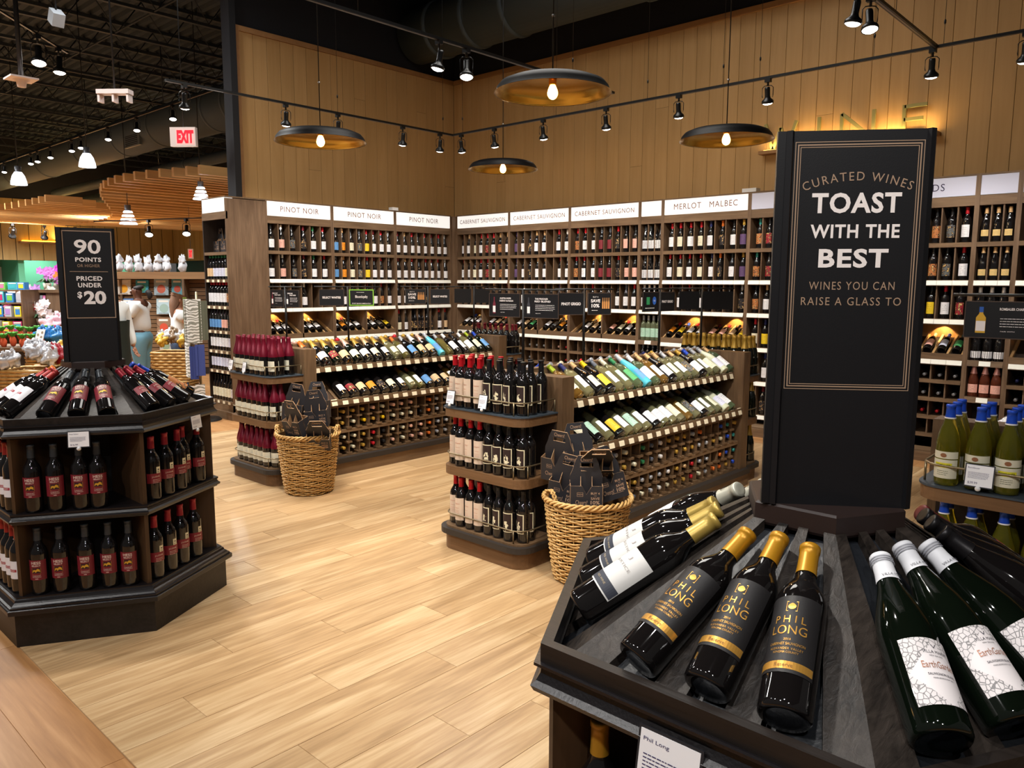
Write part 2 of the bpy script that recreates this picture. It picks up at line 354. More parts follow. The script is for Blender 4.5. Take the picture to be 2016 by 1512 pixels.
def lmesh(shape, z0, z1, half, n, m, e=.0007, cut=0, top=None):
    k = ('lab', shape, z0, z1, half, n, m.name, e, cut)
    if k not in _bm:
        s = SH[shape]; vs = []; fs = []; uvs = []
        rows = [z0, z0+cut, z1-cut, z1] if cut else [z0, (z0+z1)/2, z1]
        for j, z in enumerate(rows):
            hh = half-(cut*24 if cut and j in (0, len(rows)-1) else 0)
            for i in range(n+1):
                a = math.radians(-90-hh+2*hh*i/n); r = rat(s['p'], z)+e
                vs.append((r*math.cos(a), r*math.sin(a), z)); uvs.append((.5+(i/n-.5)*hh/half, (z-z0)/(z1-z0)))
        c = n+1
        for j in range(len(rows)-1):
            for i in range(n): fs.append((j*c+i, j*c+i+1, (j+1)*c+i+1, (j+1)*c+i))
        me = D.meshes.new('label'); me.from_pydata(vs, [], fs); me.materials.append(m); ul = me.uv_layers.new(name='uv')
        for l in me.loops: ul.data[l.index].uv = uvs[l.vertex_index]
        me.polygons.foreach_set('use_smooth', [True]*len(fs)); _bm[k] = me
    return _bm[k]
def cyl(shape, zc, e=.0013):
    def fn(x, y):
        z = zc+y; r = rat(SH[shape]['p'], z)+e; a = x/r; return (r*math.sin(a), -r*math.cos(a), z)
    return fn
CN = {'k': ('black', '17171a'), 'r': ('red', 'c0202c'), 'm': ('maroon', '6e1622'), 'w': ('white', 'e6e4e4'), 'g': ('green', '2c7a4c'), 'y': ('yellow', 'e0b818'), 's': ('silver', 'a9adb4'), 'n': ('navy', '232a60'), 'b': ('blue', '2348b8'),
      'o': ('orange', 'd9702a'), 't': ('tan', 'cfa878'), 'v': ('violet', '4a3a70'), 'd': ('gold', 'b8923c'), 'p': ('pale pink', 'e0b09c'), 'l': ('lime', '94a524'), 'e': ('grey', '5e6470'), 'c': ('cream', 'ded8bc'), 'q': ('teal', '2f8a86'), 'G': ('charcoal', '34383c')}
LC = {'W': ('white', 'e4e2e4', 'paper'), 'C': ('cream', 'ded7bb', 'paper'), 'K': ('black', '1c1a1c', 'art'), 'R': ('red', '93202a', 'art'), 'O': ('orange', 'e08a1c', 'paper'), 'B': ('blue', '5d92c8', 'paper'), 'P': ('pink', 'e0a898', 'paper'),
      'Y': ('yellow', 'e2c022', 'paper'), 'G': ('grey', '5b5f60', 'art'), 'V': ('violet', '5a4268', 'paper'), 'A': ('picture', 'b4703c', 'art'), 'L': ('pale green', 'a9cdb8', 'paper'), 'T': ('tan', 'd8b68c', 'paper'), 'E': ('green', '4aa060', 'paper'), 'M': ('maroon', '7a1e2a', 'paper'), 'S': ('lavender', 'cfd0e2', 'paper')}
GN = {'dark': 'dark', 'green': 'dark green', 'tint': 'clear', 'opaque': 'painted'}
def bottle(M, cap='k', lab='W', shape='bordeaux', glass='dark', text_='', group=None, name='wine_bottle', far=True, half=60, lz=None, cstyle='foil', gcol=None, lmat=None, cut=0, capcol=None, labcol=None, cat='wine bottle', parts=True):
    n = 14 if far is True else (24 if far == 'mid' else 48)
    b = ob(name, bmesh_(shape, glass, n), M=M); tag(b, text_, cat, group)
    b.color = (*lin(gcol or 'c9cc7a'), 1)
    if cap: ob('capsule', cmesh(shape, n, cstyle), b, col=capcol or CN[cap][1])
    if lab:
        z0, z1 = lz or SH[shape]['lab']
        ob('label', lmesh(shape, z0, z1, half, 6 if far is True else (12 if far == 'mid' else 24), lmat or LM[LC[lab][2]], cut=cut), b, col=labcol or LC[lab][1])
    return b
T = Matrix.Translation
def RZ(a): return Matrix.Rotation(a, 4, 'Z')
WH = {'bordeaux': 'tall', 'burgundy': 'round-shouldered', 'champagne': 'sparkling', 'flute': 'slim'}
# ------------------------------------------------------------------ wall wine bays
LBOX = mat('lit_sign_panel', (.45, .44, .42), .6, emit=.78, ecol='fffaf4', spec=.1)
LBOXDIM = mat('faint_glow_sign_panel', 'c4c6d8', .6, emit=.06)  # faint glow put into panels that are not lit
INKL = mat('sign_ink_brown', '7d5048', .7, emit=.0); INKD = mat('sign_ink_navy', '2a2346', .7)
TAG = mat('white_price_strip', 'f4f4ea', .45)
TAGC = mat('cream_price_tag', 'e9dcbe', .5)
PUCK = mat('puck_light_glow', 'ffd9a0', .5, emit=12)
UD = .38
_cm = {}
def cube_mesh(sx, sy, sz, m, nm='part'):
    k = (round(sx, 4), round(sy, 4), round(sz, 4), m.name)
    if k not in _cm: _cm[k] = MB().box(0, 0, 0, sx, sy, sz).mesh(nm, m)
    return _cm[k]
def rail(t, w, z, n, holes=(), kind='rail'):
    build('shelf_rail', MB().add([(.02, -.012, z-.052), (w-.02, -.012, z-.052), (w-.02, 0, z), (.02, 0, z), (.02, .02, z-.052), (w-.02, .02, z-.052), (w-.02, .02, z), (.02, .02, z)], [(0, 1, 2, 3), (5, 4, 7, 6), (3, 2, 6, 7), (1, 0, 4, 5), (0, 3, 7, 4), (2, 1, 5, 6)]), OAKX, t)
    cw = (w-.04)/n; k = ('tag', round(cw, 4))
    if k not in _cm: _cm[k] = MB().add([(.0012, 0, -.046), (cw-.0012, 0, -.046), (cw-.0012, .010, -.004), (.0012, .010, -.004), (.0012, .0022, -.046), (cw-.0012, .0022, -.046), (cw-.0012, .0122, -.004), (.0012, .0122, -.004)], [(0, 1, 2, 3), (5, 4, 7, 6), (3, 2, 6, 7), (1, 0, 4, 5), (0, 3, 7, 4), (2, 1, 5, 6)]).mesh('price_tag', TAG)
    for i in range(n):
        if i not in holes: ob('price_tag', _cm[k], t, loc=(.02+i*cw, -.0145, z))
def cells(t, w, z0, z1, n, y=.015):
    cw = (w-.04)/n
    for i in range(1, n): ob('divider', cube_mesh(.012, UD-y-.01, z1-z0, OAKZ), t, loc=(.02+i*cw-.006, y, z0))
BAYM = {}
def bay(where, p0, w, label, title='', lit=True, n=8, kind='A', tx=None):
    M = (T((p0, 7.93, 0)) if where == 'back' else T((-8.47, p0, 0)) @ RZ(PI/2))
    t = thing('wine_rack', label, 'shelf unit', group='wall bays of wine racks', M=M); BAYM[label] = M
    build('side_panel', MB().box(0, 0, .10, .02, UD, 2.57), OAKZ, t); build('side_panel', MB().box(w-.02, 0, .10, w, UD, 2.57), OAKZ, t)
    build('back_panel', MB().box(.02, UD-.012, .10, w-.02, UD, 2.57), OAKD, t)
    build('fascia', MB().box(.02, .002, 2.31, w-.02, .02, 2.397), OAKX, t); build('top_panel', MB().box(.02, .02, 2.31, w-.02, UD-.012, 2.325).box(0, 0, 2.57, w, UD, 2.585), OAKX, t)
    hb = build('light_box', MB().box(.02, .004, 2.40, w-.02, .10, 2.568), LBOX if lit else LBOXDIM, t)
    if title:
        a = MB(); text(a, title, lambda x, y: ((tx or w/2)+x, .0025, 2.482+y), .080 if 'CAB' in title else .092, align='CENTER', sp=1.15, sx=.92); build('lettering', a, INKL if lit else INKD, hb)
    def shelf(z, th=.04, plain=True):
        build('shelf', MB().box(.02, .003 if plain else .02, z-th, w-.02, UD-.012, z), OAKX, t)
    shelf(1.99); cells(t, w, 1.99, 2.31, n); shelf(1.645, plain=False); rail(t, w, 1.655, n); cells(t, w, 1.645, 1.95, n)
    shelf(1.295, plain=False)
    rail(t, w, 1.302, n)
    if kind != 'N': cells(t, w, 1.295, 1.605, n)
    if kind == 'A':
        build('lip', MB().box(.02, .0, .93, w-.02, .018, .985), OAKX, t); shelf(.925, plain=False); rail(t, w, .93, n)
        build('divider', MB().box(w/2-.009, .0, .93, w/2+.009, UD-.012, 1.255), OAKZ, t)
        a = math.atan2(.17, .34); ml = .375
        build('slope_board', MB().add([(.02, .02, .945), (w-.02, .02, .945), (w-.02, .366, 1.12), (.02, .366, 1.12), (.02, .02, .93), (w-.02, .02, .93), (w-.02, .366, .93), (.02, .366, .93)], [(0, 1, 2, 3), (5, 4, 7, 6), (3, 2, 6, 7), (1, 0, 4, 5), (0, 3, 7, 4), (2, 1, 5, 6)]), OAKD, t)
        build('display_back', MB().box(.02, UD-.024, 1.10, w-.02, UD-.013, 1.253), wood('display_back_lit_oak', '8a6238', 'a07444', 'z', 40, .5, .05), t)  # lighter oak panel, glow of the pucks put into its colour
        sl = wood('pale_slat', 'a98455', 'c49d6b', 'y', 50, .5, .05)
        for h in (0, 1):
            hw = (w/2-.029)
            for i in range(5):
                xx = .02+h*(w/2-.011)+i*(hw-.02)/4
                ob('slat', _cm.setdefault(('slat',), MB().box(0, 0, 0, .02, ml, .03).mesh('slat', sl)), t, M=T((xx, .022, .947)) @ Matrix.Rotation(a, 4, 'X'))
            px = .02+h*(w/2-.011)+hw/2
            build('puck_light', MB().lathe([(0, 1.2525), (.022, 1.2525), (.024, 1.2545)], 12, M=T((px, .27, -.0))), PUCK, t)
            wp = M @ Vector((px, .27, 1.246)); wt = M @ Vector((px, .335, 1.10)); slight('display_puck_light', wp, wt, PUCK_W*.7, 95, (1, .68, .30), .25, .006)
        for z in (.735, .565, .395, .225):
            shelf(z, .022); build('cubby_rail', MB().box(.02, -.008, z-.03, w-.02, .003, z+.004), OAKX, t)
        zz = [.735, .565, .395, .225]
        for z in zz: cells(t, w, z, z+.135, n)
        shelf(.10, .02)
    else:
        for z in (.925, .56, .195) if kind == 'S' else (.93, .60, .25):
            shelf(z, plain=False); rail(t, w, z+.008, n, holes=() if kind == 'S' else (0, 2))
            if kind == 'S': cells(t, w, z, z+.325, n)
    build('base', MB().box(0, -.21, 0, w, UD, .085).box(0, -.19, .085, w, UD, .10), OAKX, t); return t
LEFT = [('left', 4.895, .925, 'first pinot noir bay, beside the wide oak end panel', 'PINOT NOIR', 6), ('left', 5.825, 1.01, 'second pinot noir bay, between two other pinot noir bays', 'PINOT NOIR', 8), ('left', 6.84, 1.035, 'third pinot noir bay, next to the inner corner', 'PINOT NOIR', 8)]
for wh, p, w, l, tt, n in LEFT: bay(wh, p, w, 'oak wine rack, '+l, tt, True, n, 'A' if 'third' not in l else 'S')
BACK = [(-8.415, 1.05, 'first cabernet sauvignon bay, next to the inner corner', 'CABERNET SAUVIGNON', True, 8, 'A'), (-7.365, 1.06, 'middle one of three cabernet sauvignon bays', 'CABERNET SAUVIGNON', True, 8, 'A'), (-6.305, 1.06, 'third cabernet sauvignon bay, beside a narrow bay', 'CABERNET SAUVIGNON', True, 8, 'A'),
        (-5.245, .315, 'narrow bay between cabernet and merlot', '', True, 3, 'N'), (-4.93, 1.07, 'merlot and malbec bay', 'MERLOT   MALBEC', True, 8, 'A'), (-3.86, 1.07, 'with unlit sign starting with S, partly behind the sign column', 'SYRAH', False, 8, 'S'),
        (-2.79, 1.07, 'red blends bay with unlit sign', 'RED BLENDS', False, 8, 'A'), (-1.72, .32, 'narrow bay with blank unlit sign', '', False, 3, 'N'), (-1.40, 1.07, 'last one at the frame edge, blank unlit sign', '', False, 8, 'A')]
for p, w, l, tt, lit, n, k in BACK: bay('back', p, w, 'oak wine rack, '+l, tt, lit, n, k, tx=None)
build('corner_post', MB().box(-8.47, 7.885, .0, -8.418, 8.28, 2.57).box(-8.82, 7.885, 0, -8.47, 7.93, 2.57), OAKZ, tag(thing('corner_filler', 'narrow oak post closing the corner between pinot noir and cabernet bays', 'post'), 'narrow oak post closing the corner between pinot noir and cabernet bays', 'post'))
def bottles_row(where, p0, w, n, z, codes, place, grp, y=.062, skip=()):
    M = (T((p0, 7.93, 0)) if where == 'back' else T((-8.47, p0, 0)) @ RZ(PI/2)); cw = (w-.04)/n
    i0 = len(codes)
    for i, c in enumerate(codes):
        if c == '..' or i in skip: continue
        cap, lab = c[0], c[1]; sh = 'burgundy' if (len(c) > 2 and c[2] == 'u') else 'bordeaux'; g = 'tint' if len(c) > 3 and c[3] == 't' else 'dark'
        x = .02+(i+.5)*cw+random.uniform(-.012, .012)
        bottle(M @ T((x, y+random.uniform(0, .02), z+.001)) @ RZ(random.uniform(-.22, .22)) @ Matrix.Scale(1.04, 4), cap, lab, sh, g, f'{CN[cap][0]} capped bottle, {LC[lab][0]} label, {ORD[i]} cell, {place}', grp)
P1 = ['kWu', 'wPu', 'kGu', 'mKu', 'gWu', 'rWu']; P2 = ['eBu', 'tOu', 'kCu', 'eGu', 'rYu', 'mWu', 'rWu', 'sWu']; P3 = ['mWu', 'tWu', 'rWu', 'kWu', 'rWu', 'mWu', 'rWu', 'sWu']
C1 = ['rW', 'tW', 'kC', 'rW', 'rR', 'rW', 'tA', 'tW']; C2 = ['vV', 'kW', 'kK', 'tW', 'tW', '..', 'rW', 'wW']; C3 = ['rA', 'rW', 'tW', 'eM', 'eM', 'rK', 'kP', 'kP']; MR = ['rW', 'rC', 'rW', 'rC', 'nW', 'oK', 'kW', 'dV']; SB = ['qA', 'kR', 'kT']; DS = ['..', '..', '..', '..', 'kA', 'kA', 'kG', 'rW']
for z, rn in ((1.991, 'top'), (1.646, 'second')):
    bottles_row('left', 4.895, .925, 6, z, P1, f'{rn} row, first pinot noir bay', 'pinot noir bottles in wall cells')
    bottles_row('left', 5.825, 1.01, 8, z, P2, f'{rn} row, second pinot noir bay', 'pinot noir bottles in wall cells')
    bottles_row('left', 6.84, 1.04, 8, z, P3, f'{rn} row, third pinot noir bay', 'pinot noir bottles in wall cells')
    for (p, w, nm), cc in zip(((-8.415, 1.05, 'first cabernet bay'), (-7.365, 1.06, 'middle cabernet bay'), (-6.305, 1.06, 'third cabernet bay'), (-4.93, 1.07, 'merlot bay'), (-3.86, 1.07, 'bay left of the sign column'), (-2.79, 1.07, 'red blends bay')), (C1, C2, C3, MR, SB, DS)):
        bottles_row('back', p, w, 8, z, cc, f'{rn} row, {nm}', 'red wine bottles in back wall cells')
z = 1.296
bottles_row('left', 4.895, .925, 6, z, ['kWu', 'kWu', 'wWu', 'wWu', '..', '..'], 'third row, first pinot noir bay', 'pinot noir bottles in wall cells')
bottles_row('left', 5.825, 1.01, 8, z, ['kWu', 'tWu', 'kWu', 'kWu', 'mWu', 'eWu', 'rAu', 'kWu'], 'third row, second pinot noir bay', 'pinot noir bottles in wall cells')
bottles_row('left', 6.84, 1.04, 8, z, ['eWu', 'tWu', 'kWu', '..', 'kKu', '..', 'mWu', 'kWu'], 'third row, third pinot noir bay', 'pinot noir bottles in wall cells')
bottles_row('back', -8.415, 1.05, 8, z, ['kW', 'eW', 'kW', 'tW', 'kW', 'tW', 'kC', 'mW'], 'third row, first cabernet bay', 'red wine bottles in back wall cells')
bottles_row('back', -7.365, 1.06, 8, z, ['kG', 'kW', 'kK', 'kW', 'mW', 'kW', 'vW', 'kW'], 'third row, middle cabernet bay', 'red wine bottles in back wall cells')
bottles_row('back', -6.305, 1.06, 8, z, ['kW', 'tW', 'rW', 'kW', 'kW', 'kW', 'eW', 'rW'], 'third row, third cabernet bay', 'red wine bottles in back wall cells')
bottles_row('back', -4.93, 1.07, 8, z, ['mW', 'kW', 'rW', 'kW', 'nW', 'kW', 'kW', 'sK'], 'third row, merlot bay', 'red wine bottles in back wall cells')
bottles_row('back', -3.86, 1.07, 8, z, ['kA', 'tW', '..'], 'third row, bay left of the sign column', 'red wine bottles in back wall cells')
bottles_row('back', -2.79, 1.07, 8, z, ['..', '..', '..', '..', '..', 'kY', 'rW', 'kR'], 'third row, red blends bay', 'red wine bottles in back wall cells')
bottles_row('back', -3.86, 1.07, 8, .926, ['rC', 'nY', 'kW'], 'fourth row, bay left of the sign column', 'red wine bottles in back wall cells')
bottles_row('back', -3.86, 1.07, 8, .561, ['kK', 'nW', 'kW'], 'fifth row, bay left of the sign column', 'red wine bottles in back wall cells')
bottles_row('back', -3.86, 1.07, 8, .196, ['rK', 'mK', 'oK'], 'lowest row, bay left of the sign column', 'red wine bottles in back wall cells')
bottles_row('left', 6.84, 1.04, 8, .926, ['rCu', 'sWu', '..', '..', '..', '..', 'rWu', 'rTu'], 'fourth row, third pinot noir bay', 'pinot noir bottles in wall cells')
for k in range(8):
    bottle(T((-8.47, 6.84, 0)) @ RZ(PI/2) @ T((.30+(k % 6)*.075, .06+.09*(k//6), .926)), 'k', 'K', 'bordeaux', 'dark', f'all-black wine bottle, {ORD[k]} of a cluster in the third pinot noir bay', 'cluster of black bottles')
# narrow bays: bottles shoulder to shoulder
def narrow(p, z, rows, nm, grp, **k):
    for j in range(rows):
        for i in range(4):
            bottle(T((p+.055+i*.07, 7.93+.06+.09*j, z+.001)), text_=f'{nm}, {ORD[i]} of four'+(', back row' if j else ''), group=grp, **k)
for z, rn in ((1.99, 'top'), (1.645, 'second')):
    narrow(-5.245, z, 1, f'bottle with cloudy white label, {rn} shelf of the narrow bay', 'bottles in the narrow bay', cap='G', lab='W', shape='burgundy', half=85)
    for i in range(3): bottle(T((-1.72+.07+i*.09, 7.99, z+.001)), 't', 'T', 'burgundy', 'dark', f'bottle with gold shield label on {rn} shelf of unlit narrow bay, {ORD[i]} of three', 'shield label bottles', labcol='d8b878', half=45, lz=(.05, .105))
narrow(-5.245, 1.296, 1, 'bottle behind a hanging sign on third shelf of the narrow bay', 'bottles in the narrow bay', cap='w', lab='W', shape='bordeaux')
narrow(-5.245, .931, 1, 'pale clear glass bottle on fourth shelf of the narrow bay', 'clear bottles in the narrow bay', cap='s', lab='L', shape='bordeaux', glass='tint', gcol='d8e4b0', name='white_wine_bottle')
narrow(-5.245, .601, 1, 'dark bottle with grey capsule on fifth shelf of the narrow bay', 'bottles in the narrow bay', cap='e', lab='K', shape='bordeaux')
for i in range(3):
    bottle(T((-1.72+.07+i*.09, 7.99, 1.296)), 'w', 'W', 'burgundy', 'dark', f'white capsuled bottle above the hanging sign in the unlit narrow bay, {ORD[i]} of three', 'bottles in the unlit narrow bay')
    bottle(T((-1.72+.07+i*.09, 7.99, .931)), 'k', 'W', 'burgundy', 'dark', f'dark bottle with white label just below the hanging sign, {ORD[i]} of three', 'bottles in the unlit narrow bay', half=80, lz=(.03, .09))
    bottle(T((-1.72+.07+i*.09, 7.99, .601)), 'p', 'P', 'champagne', 'tint', f'pink sparkling rose bottle in the unlit narrow bay, {ORD[i]} of three', 'rose bottles', gcol='c86a4a', cstyle='champ', capcol='d79a90', labcol='e8b0a0', name='rose_wine_bottle')
# bottles lying on the lit displays
def display(where, p0, w, codes, nm, grp):
    M = (T((p0, 7.93, 0)) if where == 'back' else T((-8.47, p0, 0)) @ RZ(PI/2)); a = math.atan2(.17, .34)
    for i, c in enumerate(codes):
        if c == '..': continue
        h, k = divmod(i, 4); hw = w/2-.029; x = .03+h*(w/2-.011)+(k+.5)*(hw-.02)/4
        p = Vector((x, .055, 1.006))
        B = frame(p, (1, 0, 0), (0, math.sin(a), -math.cos(a)))  # local z runs up the slope, label (-y) faces out
        bottle(M @ B, c[0], c[1], 'burgundy' if len(c) > 2 else 'bordeaux', 'dark', f'tilted bottle, {CN[c[0]][0]} capsule, {LC[c[1]][0]} label, {ORD[i]} on lit display, {nm}', grp)
G_ = 'tilted bottles in lit wall displays'
display('left', 4.895, .925, ['kWu', 'rWu', 'rWu', '..', 'kWu', 'rWu', 'tWu', '..'], 'first pinot noir bay', G_); display('left', 5.825, 1.01, ['kWu', 'kOu', 'mWu', 'tWu', 'rWu', 'rWu', 'kGu', 'kYu'], 'second pinot noir bay', G_)
display('back', -8.415, 1.05, ['bW', 'kW', 'kW', '..', 'kW', 'rT', 'rG', '..'], 'first cabernet bay', G_); display('back', -7.365, 1.06, ['kW', 'kT', 'kE', 'kW', 'kW', 'kG', 'kO', 'kW'], 'middle cabernet bay', G_)
display('back', -6.305, 1.06, ['..', 'kW', 'kT', 'kW', 'kP', 'rC', 'yW', 'kC'], 'third cabernet bay', G_); display('back', -4.93, 1.07, ['rO', 'bY', 'rW', 'kW', 'mP', 'mP', 'kT', 'kY'], 'merlot bay', G_)
display('back', -2.79, 1.07, ['..', '..', '..', '..', '..', 'tP', 'nS', 'qE'], 'red blends bay', G_)
# bottles lying neck-out in cubbies
LYB = mat('lying_glass', (.006, .005, .005), .05)
_ly = MB().lathe(SH['bordeaux']['p'][:10], 12).lathe([(.0150, .243), (.0150, .298), (.013, .3005), (0, .3005)], 12, m=1); LY = _ly.mesh('lying_bottle', [GDARK, FOIL])
def lying(M, cap, text_, grp, col=None):
    o = ob('cellared_wine_bottle', LY, M=M, col=col or CN[cap][1]); tag(o, text_, 'wine bottle', grp)
def cub(where, p0, w, rows, nm):
    M = (T((p0, 7.93, 0)) if where == 'back' else T((-8.47, p0, 0)) @ RZ(PI/2)); cw = (w-.04)/8
    for j, (z, codes) in enumerate(rows):
        for i, c in enumerate(codes):
            if c == '.': continue
            lying(M @ T((.02+(i+.5)*cw, .36, z+.039)) @ Matrix.Rotation(PI/2, 4, 'X'), c, f'bottle in wall cubby, {CN[c][0]} end, {ORD[i]} column, {ORD[j]} row, {nm}', 'bottles in wall cubbies')
cub('back', -8.415, 1.05, [(.736, '...k..sk')], 'first cabernet bay')
cub('back', -7.365, 1.06, [(.736, 'ssssskpr'), (.566, 'sks.s..r'), (.396, 'k.s..k.r')], 'middle cabernet bay'); cub('back', -6.305, 1.06, [(.736, '.skrkrws'), (.566, 's.k.s..k')], 'third cabernet bay')
cub('back', -2.79, 1.07, [(.736, '....ksss'), (.566, '....ksss'), (.396, '....krrk')], 'red blends bay'); cub('back', -1.40, 1.07, [(.736, 'n.......'), (.566, 's.......'), (.396, 'n.......')], 'last bay')
cub('left', 4.895, .925, [(.736, 'kssk..k.')], 'first pinot noir bay'); cub('left', 5.825, 1.01, [(.736, 'sk.ks.k.')], 'second pinot noir bay')
# end-cap rack facing the florist, with the wide oak panel
t = thing('end_cap_rack', 'oak end rack of stacked shelves under a blank lit sign, beside the wide oak panel', 'shelf unit', (-9.05, 4.396, 0))
build('wide_end_panel', MB().box(.555, 0, .09, .58, .50, 2.56), OAKZ, t); build('side_panel', MB().box(0, 0, .09, .02, .45, 2.56), OAKD, t)
build('back_panel', MB().box(.02, .42, .09, .555, .44, 2.56), OAKD, t); build('light_box', MB().box(.02, -.004, 2.415, .555, .1, 2.57), LBOX, t)
build('fascia', MB().box(.0, -.002, 2.33, .58, .02, 2.414), OAKX, t); build('base', MB().box(0, -.03, 0, .58, .44, .09).box(0, 0, .09, .58, .02, .18), OAKX, t); build('top_panel', MB().box(0, 0, 2.57, .58, .5, 2.585), OAKX, t)
for j, z in enumerate((1.96, 1.645, 1.335, 1.045, .81, .575, .21)):
    build('shelf', MB().box(.02, 0, z-.035, .555, .42, z), OAKX, t)
    if j:
        for i in range(4): build('price_tag', MB().box(.06+i*.13, -.006, z-.034, .11+i*.13, -.002, z-.004), TAGC, t)
ER = [(1.645, 'gTgSgSwC', 'burgundy', 'cream label'), (1.335, 'rWrWrWmA', 'bordeaux', 'white label'), (1.045, 'wBwBwPkK', 'burgundy', 'pale label'), (.81, 'tWtWtWtS', 'bordeaux', 'white label'), (.575, 'dSdSdSdS', 'bordeaux', 'lavender label'), (.21, 'kCkCkCkW', 'bordeaux', 'cream label')]
for j, (z, cc, sh, d) in enumerate(ER):
    for i in range(7):
        c = cc[(i//2)*2:(i//2)*2+2]
        bottle(T((-9.05+.055+i*.073, 4.396+.055, z+.001)), c[0], c[1], sh, 'dark', f'{CN[c[0]][0]} topped bottle with {LC[c[1]][0]} label, {ORD[i]} along {ORD[j+1]} shelf of the end rack', 'bottles on the end rack')
# ------------------------------------------------------------------ fitted lettering
def bounds(s, **k):
    vs, _ = tmesh(s, 1, **k); xs = [v[0] for v in vs]; ys = [v[1] for v in vs]; return min(xs), max(xs), min(ys), max(ys)
def fit(mb, s, fn, cx, cy, w, h, m=0, **k):
    x0, x1, y0, y1 = bounds(s, **k); vs, fs = tmesh(s, 1, **k); a, b = w/(x1-x0), h/(y1-y0)
    return mb.add([fn(cx+(x-(x0+x1)/2)*a, cy+(y-(y0+y1)/2)*b) for x, y in vs], fs, m)
def rect(mb, fn, x0, y0, x1, y1, m=0): return mb.add([fn(x0, y0), fn(x1, y0), fn(x1, y1), fn(x0, y1)], [(0, 1, 2, 3)], m)
def border(mb, fn, x0, y0, x1, y1, t, m=0):
    rect(mb, fn, x0, y0, x1, y0+t, m); rect(mb, fn, x0, y1-t, x1, y1, m); rect(mb, fn, x0, y0+t, x0+t, y1-t, m); rect(mb, fn, x1-t, y0+t, x1, y1-t, m)
def lines(mb, fn, x0, x1, y, n, dy, h, seed=0, m=0):
    r = random.Random(seed)
    for i in range(n):
        x = x0; xe = x1-(r.random()*.25*(x1-x0) if i == n-1 else r.random()*.05*(x1-x0))
        while x < xe:
            w = r.uniform(2, 6)*h; rect(mb, fn, x, y-i*dy, min(x+w, xe), y-i*dy+h, m); x += w+h*.8
# ------------------------------------------------------------------ price cards
def price_card(M, w, h, head, price, label, lettering=True):
    t = thing('price_sign', label, 'sign', M=M)
    build('frame', MB().box(-w/2-.004, 0, -.004, w/2+.004, .003, h+.004), mat('card_frame_dark', '26272b', .4), t)
    c = build('card', MB().box(-w/2, -.001, 0, w/2, 0, h), PAPER, t)
    fn = lambda x, y: (x, -.0016, y); a = MB()
    fit(a, head, fn, -w*.5+w*.06+w*.22, h*.86, w*.44, h*.075)
    lines(a, fn, -w*.42, w*.36, h*.64, 6, h*.055, h*.016, 3); fit(a, price, fn, -w*.22, h*.14, w*.36, h*.13)
    build('lettering', a, mat('card_ink', '3c3560', .7), c)
    build('clip', MB().lathe([(0, -.008), (.009, -.006), (.009, .002), (0, .004)], 12, M=T((0, -.002, -.008)) @ Matrix.Rotation(PI/2, 4, 'X')), mat('white_plastic', 'dddddd', .3), t); return t
